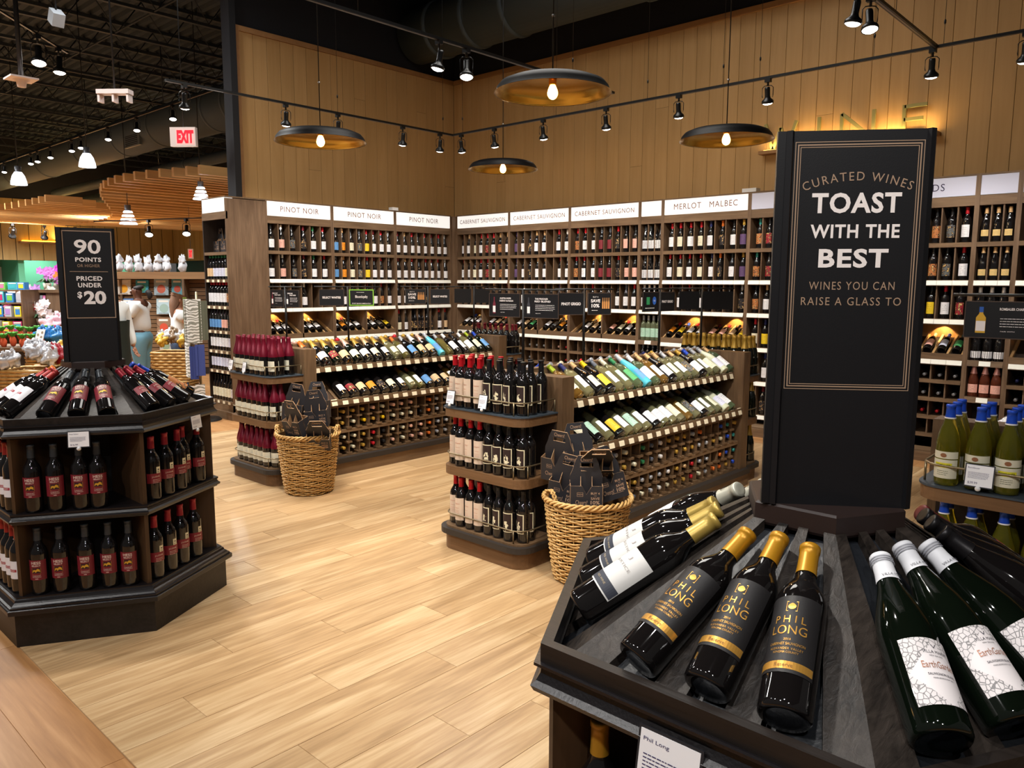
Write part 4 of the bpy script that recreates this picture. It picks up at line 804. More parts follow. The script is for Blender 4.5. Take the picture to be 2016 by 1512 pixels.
slope_bottles(-5.79, 1, ['koOh', 'kdWh', 'gdRh', 'kdTh', 'gpCh', 'kdWh', 'ktCh', 'kdWh', 'cdCh', 'yoWb', 'ksBu', 'gwTh', 'kpTh', 'qsBf', 'ys-b', 'kwWb', 'kkWb', 'cwWb', 'glCb', 'gbBb'], 'sparkling gondola top slope', GG, name='sparkling_wine_bottle')
slope_bottles(-5.79, 0, ['..', '..', 'kkWh', 'kkRh', 'kkTh', 'kkOh', 'kkKh', 'kkCh', 'kkWh', 'cdCh', 'yoWb', 'ksBu', 'keTh', 'kkTh', 'apWb', 'apWb', 'csWb', 'ckWb', 'koWb', 'cwWb'], 'sparkling gondola lower slope', GG, name='sparkling_wine_bottle')
slope_bottles(-3.13, 1, [a+'b' for a in 'csW cbW csW ccW csW crW csW csC csW cpW csW ctW cnW cdW csW ckW csW cwW csW csW'.split()], 'far side slope of white gondola', GG, -1)
slope_bottles(-5.79, 1, [a+'h' for a in 'kpW kdW kdW kdW krW kdW kdW kdW ksW kdW krW kdW kdW kkW kkW kkW kkW kkW kkW kkW'.split()], 'far side slope of sparkling gondola', GG, -1, 'sparkling_wine_bottle')
slope_bottles(-.475, 1, ['..', '..', '..', '..']+[a+'b' for a in 'ksW kkW ksW kkW ksW kkW ksW kkW'.split()], 'gondola slope by toast kiosk', GG, -1, 'red_wine_bottle')
def cubbies(xc, rows, nm):
    for j, (z, codes) in enumerate(rows):
        for i, c in enumerate(codes):
            if c == '.': continue
            M = T((xc+.035, 3.43+.11+.054+i*.108+random.uniform(-.01, .01), z)) @ Matrix.Rotation(PI/2, 4, 'Y')
            lying(M, c, f'bottle in cubby, {CN[c][0]} end, {ORD[i]} column, {ORD[j]} row, {nm}', 'bottles in gondola cubbies')
cubbies(-3.13, [(.525, '....sc.gewdddso..bqd'), (.4285, '.....dcgew.dddssdcbq'), (.3045, '....kddssswdtrss.obq'), (.2085, '....ysecswcddrcsoodb')], 'the white wine gondola')
cubbies(-5.79, [(.525, '..dddpcppp.osstbssdk'), (.4285, '..dcydyccckosswbsskd'), (.3045, '.dccdrkccppossdbssdk'), (.2085, '.cdcdrkpcppossdbdssk')], 'the sparkling wine gondola')
# bottles standing on the end shelves
ROWN = ['front', 'middle', 'rear']
def stand(xc, y, fr, z, nx, ny, fn, tier, grp, dx=.083, x0=None):
    for j in range(ny):
        for i in range(nx):
            x = (x0 if x0 is not None else -.5*dx*(nx-1))+i*dx+random.uniform(-.004, .004); yy = -.258+j*.088
            if abs(x) > .26 and j == 0: yy += .03
            fn(T((xc+x, y+yy if fr < 0 else y-yy, z)) @ RZ(random.uniform(-.35, .35) if fr < 0 else PI), i, f'{ORD[i]} of {ROWN[j]} row, {tier}', grp, j)
def magenta(M, i, where, grp, j):
    bottle(M, 'm', 'W', 'burgundy', text_=f'magenta waxed bottle, {where}', group=grp, far='mid', half=68, cstyle='wax', capcol='640820', labcol='cdc8b4', lz=(.038, .118), cut=.012, lmat=PLAIN, name='red_wine_bottle')
def redblack(M, i, where, grp, j):
    if i < 4:
        b = bottle(M, 'r', 'C', 'bordeaux', text_=f'red capped bottle, tall cream label, {where}', group=grp, far='mid', half=68, labcol='cfb9a4', lz=(.040, .178), cut=.010, lmat=PLAIN, name='red_wine_bottle', capcol='b0121e')
        if j == 0: add_lettering(b, wrap_label('penf', 'bordeaux', [(mat('label_orange_ink', 'b0644a', .6), lambda m, f: (fit(m, 'Hampton', f, 0, .142, .040, .010), fit(m, 'Cabernet', f, 0, .117, .030, .005), lines(m, f, -.018, .018, .100, 4, .008, .0012)))]))
    else: bottle(M, 'k', 'K', 'bordeaux', text_=f'black capped bottle, figure label, {where}', group=grp, far='mid', half=58, lmat=LM['frame'], lz=(.055, .168), name='red_wine_bottle')
for z, ny, tr in ((.881, 3, 'top tier'), (.521, 2, 'middle tier'), (.147, 2, 'bottom tier')):
    stand(-5.785, 3.43, -1, z, 8, ny, magenta, tr+', magenta end shelf', 'magenta bottles on the end shelf', .078)
    stand(-3.135, 3.43, -1, z, 8, ny, redblack, tr+', mixed end shelf', 'bottles on the red and black end shelf', .079)
def rom(M, i, where, grp, j):
    b = bottle(M, 'b', 'C', 'burgundy', 'tint', f'golden chardonnay bottle with blue capsule, {where}', grp, 'white_wine_bottle', 'mid', 72, (.028, .098), gcol='b0ac34', labcol='d2cdb6', lmat=PLAIN, capcol='1e4cc0')
    if j == 0:
        add_lettering(b, wrap_label('rom', 'burgundy', [(mat('label_yellow_patch', 'd8cc2a', .6), lambda m, f: [rect(m, f, -.030+k*.006, .068, -.024+k*.006, .086) for k in range(10)]), (mat('label_dark_green_ink', '3a4418', .6), lambda m, f: (fit(m, 'ROMBAUER', cyl('burgundy', 0, .0018), 0, .077, .050, .009, bold=.01), lines(m, f, -.02, .02, .055, 3, .007, .0015))), (mat('label_brown_emblem', '8a5a3a', .6), lambda m, f: m.add([cyl('burgundy', 0, .0022)(.011*math.cos(q), .1145+.008*math.sin(q)) for q in [k*PI/5 for k in range(10)]], [tuple(range(10))]))]))
        ob('neck_label', lmesh('burgundy', .102, .128, 74, 12, PLAIN, cut=.0), b, col='d2cdb6')
    ob('capsule_band', _cm.setdefault('cband', MB().lathe([(.0195, .248), (.0195, .253)], 24).mesh('capsule_band', PLAIN)), b, col='e8e8e8')
stand(-.475, 3.43, -1, .881, 6, 3, rom, 'upper chardonnay shelf', 'blue capped chardonnay bottles', .098)
stand(-.475, 3.43, -1, .521, 6, 2, rom, 'lower chardonnay shelf', 'blue capped chardonnay bottles', .098)
def goldf(M, i, where, grp, j): bottle(M, 'd', None, 'champagne', 'green', f'gold foiled sparkling bottle, {where}', grp, 'sparkling_wine_bottle', 'mid', cstyle='champ', capcol='b08a34')
def mar(M, i, where, grp, j): bottle(M, 'm', 'W', 'bordeaux', 'dark', f'maroon capped dark bottle, {where}', grp, 'red_wine_bottle', 'mid')
stand(-3.135, 5.81, 1, .881, 7, 3, goldf, 'top of far white end shelf', 'gold foil bottles on the far end shelf', .092)
stand(-3.135, 5.81, 1, .147, 7, 1, goldf, 'bottom of far white end shelf', 'gold foil bottles on the far end shelf', .092); stand(-3.135, 5.81, 1, .521, 7, 1, goldf, 'middle of far white end shelf', 'gold foil bottles on the far end shelf', .092)
stand(-5.785, 5.81, 1, .881, 8, 2, mar, 'far end shelf of sparkling gondola', 'maroon capped bottles on the far end shelf', .082); stand(-5.785, 5.81, 1, .521, 8, 1, mar, 'middle tier, far end of sparkling gondola', 'maroon capped bottles on the far end shelf', .082)
pc = lambda x, z, h, p, l, w=.062: price_card(T((x, 3.43-.327, z)) @ Matrix.Rotation(-.2, 4, 'X'), w, .075, h, p, l)
pc(-3.36, .905, 'Hampton', '$49.99', 'white price card on brass rail before the cream label bottles'); pc(-3.09, .905, 'The Prisoner', '$46.99', 'white price card on brass rail before the black figure labels')
pc(-6.02, .905, 'Belle', '$24.99', 'white price card on brass rail among magenta bottles, nearer the wall'); pc(-5.80, .900, 'Meiomi', '$19.99', 'white price card on brass rail of magenta bottles, nearer the basket', .05); pc(-.60, .905, 'Rombauer', '$39.99', 'white price card reading 39.99 on the chardonnay rail', .085)
# ------------------------------------------------------------------ wicker baskets
WICK = wood('wicker_cane', 'b08446', 'd8b072', 'z', 30, .42, .05, .1)
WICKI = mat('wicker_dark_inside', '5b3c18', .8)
def basket_mesh(rb, rt, h, rows, ns, thick=.0052, seg=None, key=None):
    k = ('bsk', rb, rt, h, rows)
    if k in _cm: return _cm[k]
    a = MB(); seg = seg or ns*4
    for j in range(rows):
        z = .012+(h-.03)*j/(rows-1); R = rb+(rt-rb)*(z/h)**.8; ph = (j % 2)*PI
        P = []
        for i in range(seg):
            q = 2*PI*i/seg; P.append(((R+.006*math.cos(ns/2*q+ph))*math.cos(q), (R+.006*math.cos(ns/2*q+ph))*math.sin(q), z+.0035*math.sin(3*q+j*1.7)+.002*math.sin(7*q+j)))
        a.tube(P, thick, 5, closed=True)
    w = a.mesh('weave', WICK)
    a = MB()
    for i in range(ns):
        q = 2*PI*i/ns; a.tube([((rb+(rt-rb)*(z/h)**.8)*math.cos(q), (rb+(rt-rb)*(z/h)**.8)*math.sin(q), z) for z in (0, h*.33, h*.66, h)], .0035, 5)
    st = a.mesh('stakes', WICK)
    a = MB()
    for s in (0, 1, 2):
        a.tube([((rt+.004+.011*math.cos(14*q+s*2.09))*math.cos(q), (rt+.004+.011*math.cos(14*q+s*2.09))*math.sin(q), h+.004+.011*math.sin(14*q+s*2.09)) for q in [2*PI*i/140 for i in range(140)]], .007, 6, closed=True)
    rm = a.mesh('braided_rim', WICK)
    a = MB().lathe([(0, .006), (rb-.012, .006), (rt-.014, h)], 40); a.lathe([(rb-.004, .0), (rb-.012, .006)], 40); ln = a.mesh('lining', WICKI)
    a = MB()
    for s in (0, 1): a.tube([((rt+.012*math.cos(9*q+s*PI))*math.cos(.22*math.cos(q)), (rt+.012*math.cos(9*q+s*PI))*math.sin(.22*math.cos(q)), h-.01+.075*math.sin(q)) for q in [PI*i/24 for i in range(25)]], .006, 6)
    hd = a.mesh('handle', WICK); _cm[k] = (w, st, rm, ln, hd); return _cm[k]
def basket(x, y, label, rb=.175, rt=.232, h=.455, rows=36, ns=30, hrot=(0, PI), z=0, grp='round wicker baskets', sc=None):
    t = thing('wicker_basket', label, 'basket', (x, y, z), group=grp); w, st, rm, ln, hd = basket_mesh(rb, rt, h, rows, ns)
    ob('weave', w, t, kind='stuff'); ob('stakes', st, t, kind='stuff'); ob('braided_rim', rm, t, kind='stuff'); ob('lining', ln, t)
    for q in hrot: ob('handle', hd, t, M=RZ(q), kind='stuff')
    return t
basket(-5.165, 3.275, 'round wicker basket of carriers beside the magenta bottle shelf', hrot=(.75, .75+PI)); basket(-2.495, 3.325, 'round wicker basket of carriers beside the red capped bottle shelf', hrot=(1.2, 1.2+PI))
# ------------------------------------------------------------------ cardboard bottle carriers
CG = mat('carrier_tan_print', 'b08f74', .6)
def carrier_meshes():
    w, d, h, H = .172, .115, .135, .285; out = []; th = .0025
    a = MB()   # tray: outer black, inner kraft, front edge notched
    def wall(P0, P1, notch):
        ax = Vector(P1)-Vector(P0); L = ax.length; ax.normalize(); nn = Vector((ax.y, -ax.x, 0)); pts = [(0, 0), (L, 0), (L, h)]+([(L*.66, h), (L*.5, h*.66), (L*.36, h)] if notch else [])+[(0, h)]
        n = len(pts); f = lambda p, o: Vector(P0)+ax*p[0]+Vector((0, 0, p[1]))-nn*o
        if notch: tris = [(0, 1, 4), (1, 2, 3, 4), (0, 4, 5, 6)]
        else: tris = [(0, 1, 2, 3)]
        a.add([f(p, 0) for p in pts], tris, 0); a.add([f(p, th) for p in pts], [t_[::-1] for t_ in tris], 1); a.add([f(p, 0) for p in pts]+[f(p, th) for p in pts], [(i+1-0 if i+1 < n else 0, i, i+n, (i+1) % n+n) for i in range(n)], 1)
    c = [(-w/2, -d/2, 0), (w/2, -d/2, 0), (w/2, d/2, 0), (-w/2, d/2, 0)]
    wall(c[0], c[1], True); wall(c[1], c[2], False); wall(c[2], c[3], True); wall(c[3], c[0], False); a.box(-w/2+th, -d/2+th, 0, w/2-th, d/2-th, th, 1)
    out.append(('tray', a.mesh('tray', [CARRB, KRAFT])))
    a = MB(); cx = .058; z1, z2, z3 = H-.062, H-.040, H   # handle board with slot and cut corners
    for y, m in ((-th, 0), (th, 0)):
        V = lambda p: [(x, y, z) for x, z in p]
        for q in ([(-w/2, .004), (w/2, .004), (w/2, H*.62), (w/2-.018, z1), (-w/2+.018, z1), (-w/2, H*.62)], [(-w/2+.018, z1), (-.036, z1), (-.036, z2), (-w/2+.022, z2)], [(.036, z1), (w/2-.018, z1), (w/2-.022, z2), (.036, z2)], [(-w/2+.022, z2), (w/2-.022, z2), (w/2-.040, z3), (-w/2+.040, z3)]):
            a.add(V(q), [tuple(range(len(q)))] if y < 0 else [tuple(range(len(q)-1, -1, -1))], m)
    o = [(-w/2, .004), (w/2, .004), (w/2, H*.62), (w/2-.018, z1), (w/2-.022, z2), (w/2-.040, z3), (-w/2+.040, z3), (-w/2+.022, z2), (-w/2+.018, z1), (-w/2, H*.62)]; n = len(o)
    a.add([(x, -th, z) for x, z in o]+[(x, th, z) for x, z in o], [(i, i+n, (i+1) % n+n, (i+1) % n) for i in range(n)], 1)
    o = [(-.036, z1), (.036, z1), (.036, z2), (-.036, z2)]; a.add([(x, -th, z) for x, z in o]+[(x, th, z) for x, z in o], [(i, (i+1) % 4, (i+1) % 4+4, i+4) for i in range(4)], 1)
    out.append(('handle_board', a.mesh('handle_board', [CARRB, KRAFT])))
    a = MB()
    for x in (-.030, .030): a.add([(x-.001, -d/2+th, .03), (x-.001, d/2-th, .03), (x-.001, d/2-th, h-.02), (x-.001, 0, h+.04), (x-.001, -d/2+th, h-.02), (x+.001, -d/2+th, .03), (x+.001, d/2-th, .03), (x+.001, d/2-th, h-.02), (x+.001, 0, h+.04), (x+.001, -d/2+th, h-.02)], [(0, 1, 2, 3, 4), (9, 8, 7, 6, 5), (0, 4, 9, 5), (4, 3, 8, 9), (3, 2, 7, 8), (2, 1, 6, 7)])
    out.append(('divider', a.mesh('divider', KRAFT)))
    a = MB(); f = lambda x, y: (x, -d/2-.0008, y); fit(a, 'BUY 4', f, .046, .096, .046, .012, bold=.02); fit(a, 'AND', f, .046, .083, .014, .005); fit(a, 'SAVE', f, .046, .068, .046, .014, bold=.02); fit(a, '10%', f, .046, .046, .048, .020, bold=.03); lines(a, f, -.01, .078, .030, 1, .01, .0022)
    fit(a, 'Cheers!', f, -.026, .046, .062, .024); border(a, f, -.050, .078, -.018, .100, .0014); fit(a, 'FRESH', f, -.034, .089, .026, .008)
    g_ = lambda x, y: (-w/2-.0008, -x, y); border(a, g_, -.045, .012, .045, .118, .0012); fit(a, 'BUY 4', g_, 0, .088, .030, .008); fit(a, 'SAVE 10%', g_, 0, .072, .05, .009); rect(a, g_, -.012, .03, .012, .055)
    lt = a.mesh('lettering', CG); a = MB(); fit(a, 'Cheers!', lambda x, y: (x, -th-.0008, y), 0, H-.022, .062, .020); out.append(('T', lt)); out.append(('H', a.mesh('lettering', CG))); return out
CM_ = carrier_meshes()
def carrier(loc, rz, tilt=0, roll=0, label='', grp='black bottle carriers'):
    t = thing('bottle_carrier', label, 'carrier', group=grp, M=T(loc) @ RZ(rz) @ Matrix.Rotation(tilt, 4, 'X') @ Matrix.Rotation(roll, 4, 'Y'))
    P = {}
    for k, me in CM_:
        if k == 'T': ob('lettering', me, P['tray'])
        elif k == 'H': ob('lettering', me, P['handle_board'])
        else: P[k] = ob(k, me, t)
    return t
B2, B1 = (-2.495, 3.325), (-5.165, 3.275); G2_ = 'carriers in the basket by the red capped bottles'; G1_ = 'carriers in the basket by the magenta bottles'
az = math.radians(42.7)   # faces the camera
def at(b, r, u, z): return (b[0]+r*math.cos(az)+u*.74*0-u*math.sin(az)*1.0, b[1]+r*math.sin(az)+u*math.cos(az), z)
# r: to the right as seen, u: away
carrier(at(B2, -.02, -.115, .43), az-.05, .04, 0, 'upright black bottle carrier in the middle of the basket, front of the heap', G2_)
carrier(at(B2, .125, -.035, .46), az+.25, -.12, -.22, 'black bottle carrier leaning outward over the rim toward the white wines', G2_)
carrier(at(B2, -.13, .03, .42), az-.35, .15, .18, 'black bottle carrier low in the basket beside the end shelf', G2_)
carrier(at(B2, -.15, .13, .53), az-.5, .2, .1, 'black bottle carrier standing at the back of the basket by the shelf', G2_)
carrier(at(B2, -.03, .12, .56), az+.1, -.1, -.1, 'black bottle carrier at the back middle of the heap', G2_)
carrier(at(B2, .03, .02, .60), az+.05, .95, .0, 'black bottle carrier lying tipped on top of the heap', G2_)
carrier(at(B1, -.035, -.10, .47), az-.55, .35, .0, 'black bottle carrier tipped forward over the front rim', G1_)
carrier(at(B1, -.10, .02, .56), az-.25, .05, .12, 'black bottle carrier upright beside the magenta bottles', G1_)
carrier(at(B1, .09, -.02, .52), az+.12, .12, -.1, 'black bottle carrier upright on the side toward the gondola', G1_)
carrier(at(B1, .06, .10, .56), az-.1, -.1, -.05, 'black bottle carrier upright at the back of the heap', G1_)
carrier(at(B1, .12, -.10, .385), az+.1, .7, 0, 'black bottle carrier lying low by the basket rim', G1_)
for i in range(3): carrier((-9.05+.12+i*.16, 4.396+.16, 1.962), -.1-PI/2*.0, 0, 0, f'black bottle carrier on the end rack top shelf, {ORD[i]} from the florist side', 'carriers on the end rack')
# ------------------------------------------------------------------ hanging sign stands
FRM = mat('sign_frame_brown', '4a3a30', .5)
def stand_sign(x, y, ang, signs, label, zb=1.085, half=.24, top=1.578):
    t = thing('sign_stand', label, 'sign stand', (x, y, zb), group='slim black sign stands')
    build('pole', MB().tube([(0, 0, .012), (0, 0, top-zb)], .0085, 10), BLK, t); build('base', MB().box(-.05, -.02, 0, .05, .02, .012), BLK, t)
    d = Vector((math.cos(math.radians(ang)), math.sin(math.radians(ang)), 0)); a = MB().tube([-d*half+Vector((0, 0, top-zb)), d*half+Vector((0, 0, top-zb))], .006, 8); build('crossbar', a, BLK, t)
    for k, (off, w, kind, lb) in enumerate(signs):
        c = Vector((x, y, 0))+d*off; M = frame((c[0], c[1], 1.482), d, d.cross(Vector((0, 0, 1)))*-1); M = Matrix(((d[0], -d[1], 0, c[0]), (d[1], d[0], 0, c[1]), (0, 0, 1, 1.482), (0, 0, 0, 1)))
        s = thing('hanging_sign', lb, 'sign', M=M, group='black framed hanging signs'); h = .145
        pn = build('board', MB().box(-w/2, -.003, -h/2, w/2, .003, h/2), SIGNB, s)
        for q in (-.32, .32): build('hook', MB().tube([(q*w, 0, h/2-.008), (q*w, 0, top-1.482+.006)], .0018, 6), BLK, s)
        f = lambda x, y: (x, -.0042, y)
        fr = MB(); col = mat('green_sign_frame', '7fb83c', .5) if kind == 'green' else FRM; tt = .009 if kind == 'green' else .0035
        for q in ((-w/2, -h/2, -w/2+tt, h/2), (w/2-tt, -h/2, w/2, h/2), (-w/2+tt, -h/2, w/2-tt, -h/2+tt), (-w/2+tt, h/2-tt, w/2-tt, h/2)): fr.box(q[0], -.0045, q[1], q[2], -.003, q[3])
        if kind != 'back': build('frame', fr, col, s)
        m = MB(); W_ = w*.5
        if kind in ('SELECT WHITES', 'PINOT GRIGIO'): fit(m, kind, f, 0, 0, w*.74, .019, 0, bold=.03)
        elif kind == 'save':
            fit(m, 'BUY 4', f, -w*.17, .045, w*.22, .009); fit(m, 'SAVE', f, -w*.17, .020, w*.40, .021, bold=.03); fit(m, '10%', f, -w*.17, -.012, w*.34, .024, bold=.03); lines(m, f, -w*.33, w*.0, -.045, 1, .01, .003)
            for i in range(4):
                cx = w*(.14+.085*i); bw = w*.032; m.add([f(cx+p*bw, q) for p, q in ((-1, -.032), (1, -.032), (1, .010), (.4, .024), (.4, .040), (-.4, .040), (-.4, .024), (-1, .010))], [tuple(range(8))], 1)
        elif kind == 'green': fit(m, 'Bloomloyalty', f, 0, .005, w*.5, .030, bold=.01); fit(m, 'START SAVING IMMEDIATELY', f, 0, -.052, w*.78, .009, bold=.01); lines(m, f, -w*.2, w*.2, .045, 1, .01, .003)
        elif kind == 'badge':
            m.add([f(-w*.28, -.02), f(-w*.08, -.02), f(-w*.08, .035), f(-w*.28, .035)], [(0, 1, 2, 3)], 2); m.add([f(w*.2+.022*math.cos(q)*1., .008+.030*math.sin(q)) for q in [k*PI/8 for k in range(16)]], [tuple(range(16))], 3); fit(m, 'YES', lambda x, y: (x, -.0048, y), w*.2, .008, .022, .012, 0); lines(m, f, -w*.35, w*.35, -.048, 1, .01, .004)
        elif kind != 'back':
            fit(m, kind[0], f, w*.03+(.0 if len(kind[0]) > 10 else -.03), .042, w*.36, .010, bold=.02); fit(m, kind[1], f, w*.06, .027, w*.44, .010, bold=.02) if kind[1] else None
            lines(m, f, -w*.14, w*.40, .004, 4, .010, .0022, 5); fit(m, 'PAIR WITH', f, -w*.06, -.044, w*.14, .004)
            cx = -w*.33; bw = .011 if w < .3 else .017; hh = .052; bc = {'red': 4, 'clear': 5, 'gold': 6}[kind[2]]
            m.add([f(cx+p*bw, q*hh) for p, q in ((-1, -1), (1, -1), (1, .15), (.4, .45), (.4, .95), (-.4, .95), (-.4, .45), (-1, .15))], [tuple(range(8))], bc); m.add([(cx+p*bw, -.0048, q*hh) for p, q in ((-.95, -.85), (.95, -.85), (.95, -.1), (-.95, -.1))], [(0, 1, 2, 3)], 0)
            if kind[2] == 'gold': m.add([(cx+p*bw, -.0048, q*hh) for p, q in ((-.42, .55), (.42, .55), (.42, .96), (-.42, .96))], [(0, 1, 2, 3)], 3)
        if kind != 'back': build('lettering', m, [LIGHTT, mat('sign_orange_print', 'c98a4a', .6), mat('sign_green_print', '2f8a54', .6), mat('sign_blue_print', '2a5cb0', .6), mat('sign_red_bottle', '6e2030', .5), mat('sign_grey_bottle', '3a3a40', .5), mat('sign_gold_bottle', 'd8a830', .5)], pn)
H_ = 'hanging black sign '
stand_sign(-5.79, 3.50, 4, [(-.115, .19, ('BELLE GLOS', 'PINOT NOIR', 'red'), H_+'with a red bottle picture, above magenta bottles'), (.095, .19, ('MEIOMI', 'PINOT NOIR', 'clear'), H_+'with a dark bottle picture, above magenta bottles')], 'slim black sign stand rising behind the magenta bottles', half=.23)
stand_sign(-5.79, 4.123, 40, [(-.145, .225, 'SELECT WHITES', H_+'reading select whites, beside the green framed sign'), (.125, .222, 'green', 'hanging green framed loyalty sign above the sparkling wines')], 'black sign stand on the sparkling gondola, second from near end', half=.30)
stand_sign(-5.79, 5.067, 42, [(-.12, .20, 'save', H_+'buy 4 save 10%, above the sparkling wines'), (.12, .19, 'SELECT WHITES', H_+'reading select whites, furthest along the sparkling gondola')], 'black sign stand on the sparkling gondola, third from near end', half=.27)
stand_sign(-5.79, 5.70, 50, [(-.115, .175, 'back', H_+'seen from its blank back, before the first cabernet bay'), (.085, .165, 'back', 'blank back of a hanging sign just left of the dark bottle picture sign')], 'black sign stand at far end of the sparkling gondola', half=.25)
stand_sign(-3.13, 3.50, 4, [(-.145, .245, ('AUSTIN HOPE', 'CABERNET SAUVIGNON', 'red'), H_+'about a cabernet sauvignon, above the red capped bottles'), (.13, .265, ('THE PRISONER', 'RED BLEND', 'clear'), H_+'about a red blend, above the black capped bottles')], 'black sign stand rising behind the red capped bottles', half=.30)
stand_sign(-3.13, 4.10, 54, [(-.09, .178, 'PINOT GRIGIO', H_+'reading pinot grigio, nearest the camera'), (.105, .162, 'save', H_+'buy 4 save 10%, above the white wines')], 'black sign stand on the white wine gondola, second from near end', half=.20)
stand_sign(-3.13, 5.03, 84, [(-.11, .19, 'badge', H_+'with green and blue badges above the white wines'), (.085, .18, 'PINOT GRIGIO', H_+'reading pinot grigio, further along the white gondola')], 'black sign stand on the white wine gondola, third from near end', half=.21)
stand_sign(-3.13, 5.66, 46, [(-.105, .165, 'back', 'narrow blank back of a hanging sign before the merlot bay'), (.13, .25, 'back', 'wide blank back of a hanging sign before the merlot bay')], 'black sign stand at far end of the white wine gondola', half=.26)
stand_sign(-.475, 3.50, 2, [(-.125, .34, ('ROMBAUER CHARDONNAY', '', 'gold'), H_+'about a chardonnay, with a golden bottle picture')], 'black sign stand behind the chardonnay bottles', half=.34)
# ------------------------------------------------------------------ pendants
SHO = mat('pendant_black_enamel', '0b0809', .5, spec=.25); SHI = mat('pendant_brass_inside', 'b08a3c', .24, 1.0); BULB = mat('warm_bulb', 'ffb860', .3, emit=50)
CORD = mat('black_cord', '0a0a0a', .6)
def pendant(x, y, z, label, top=6.4):
    t = thing('pendant_lamp', label, 'lamp', (x, y, z), group='wide black and brass pendant lamps')
    build('shade', MB().lathe([(0, .100), (.03, .100), (.045, .088), (.20, .083), (.28, .073), (.325, .055), (.348, .028), (.356, .006), (.364, -.001), (.366, -.004, 1), (.357, -.001, 1), (.347, .010, 1), (.338, .026, 1), (.316, .047, 1), (.275, .064, 1), (.20, .074, 1), (.06, .078, 1), (0, .080, 1)], 56), [SHO, SHI], t)
    build('socket', MB().lathe([(0, .080), (.024, .080), (.024, .050), (.020, .046), (0, .046)], 16), mat('brass_socket', 'b07a30', .35, .9), t)
    build('bulb', MB().lathe([(.014, .047), (.020, .038), (.028, .018), (.032, .002), (.031, -.014), (.022, -.030), (.010, -.038), (0, -.040)], 20), BULB, t)
    build('cord', MB().tube([(0, 0, .08), (0, 0, top-z)], .004, 6), CORD, t); build('cord_grip', MB().lathe([(.004, .45), (.010, .452), (.010, .462), (.004, .464)], 10), mat('steel_grip', '9a9a9a', .3, .9), t)
    l = D.lights.new('pendant_bulb_light', 'POINT'); l.energy = PEND_W; l.color = (1, .68, .34); l.shadow_soft_size = .035; o = D.objects.new('pendant_bulb_light', l); o.location = (x, y, z-.10); C.objects.link(o)
pendant(-3.215, 3.857, 2.79, 'wide pendant lamp closest to view, over the red capped bottle shelf'); pendant(-5.505, 3.694, 2.74, 'pendant lamp over the near end of the sparkling gondola')
pendant(-3.05, 5.81, 2.745, 'pendant lamp beside the toast sign column, over the white gondola'); pendant(-5.74, 6.085, 2.80, 'lowest-hanging looking pendant, before the cabernet bays')
# ------------------------------------------------------------------ track lights
LENS = mat('spot_lens_glow', 'fff8f0', .4, emit=14); TRK = mat('black_track', '0f0f10', .35)
_sm = {}
def spot_meshes():
    if not _sm:
        _sm['a'] = MB().box(-.025, -.018, -.03, .025, .018, 0).lathe([(0, -.06), (.009, -.06), (.009, -.03)], 8).mesh('track_adapter', TRK)
        a = MB()
        for s in (-1, 1): a.tube([(0, 0, 0), (s*.030, 0, -.004), (s*.046, 0, -.02), (s*.046, 0, -.085), (s*.043, 0, -.10)], .0035, 6)
        _sm['y'] = a.mesh('yoke', TRK)
        _sm['h'] = MB().lathe([(0, .075), (.020, .075), (.023, .06), (.022, .0), (.028, -.018), (.047, -.034), (.052, -.046), (.051, -.060), (.046, -.060), (.044, -.052)], 20).mesh('lamp_head', TRK)
        _sm['l'] = MB().lathe([(0, -.074), (.018, -.0725), (.034, -.067), (.0455, -.058)], 20).mesh('lens', LENS)
    return _sm
def spot(x, y, z, tgt, label, grp, power=None, s=1, col=(1, .95, .89), deg=52):
    m = spot_meshes(); t = thing('track_spotlight', label, 'spotlight', (x, y, z), group=grp); t.scale = (s, s, s)
    ob('track_adapter', m['a'], t); p = Vector((x, y, z-.13*s)); d = ((p-Vector(tgt)).normalized()*.8+Vector((0, 0, .9))).normalized(); hx = Vector((0, 0, 1)).cross(d)
    hx = hx.normalized() if hx.length > .01 else Vector((1, 0, 0)); hy = d.cross(hx); ang = math.atan2(hx.y, hx.x)
    ob('yoke', m['y'], t, M=T((0, 0, -.055)) @ RZ(ang)); H = Matrix(((hx[0], hy[0], d[0], 0), (hx[1], hy[1], d[1], 0), (hx[2], hy[2], d[2], -.145), (0, 0, 0, 1)))
    ob('lamp_head', m['h'], t, M=H); ob('lens', m['l'], t, M=H)
    if power: slight('track_spot_light', Vector((x, y, z-.145*s))-d*.075*s, tgt, power, deg, col, .75, .04)
def track(P, label, wires=()):
    t = thing('light_track', label, 'track', group='black ceiling tracks')
    for a, b in zip(P, P[1:]):
        a, b = Vector(a), Vector(b); d = (b-a); L = d.length; d.normalize(); n = Vector((-d.y, d.x, 0)); M = Matrix(((d[0], n[0], 0, a[0]), (d[1], n[1], 0, a[1]), (0, 0, 1, a[2]), (0, 0, 0, 1)))
        build('rail', MB().box(-.017, -.017, 0, L+.017, .017, .02, M=M), TRK, t); build('rail_slot', MB().box(0, -.006, -.0015, L, .006, 0, M=M), mat('track_slot_steel', '8a8a8c', .35, .8), t)
    for x, y, z in wires: build('hanger_wire', MB().tube([(x, y, z+.02), (x, y, 6.4)], .002, 5), TRK, t); build('wire_grip', MB().lathe([(.002, z+.16), (.008, z+.17), (.008, z+.19), (.002, z+.20)], 8, M=T((x, y, 0))), TRK, t)
ZT = 3.38
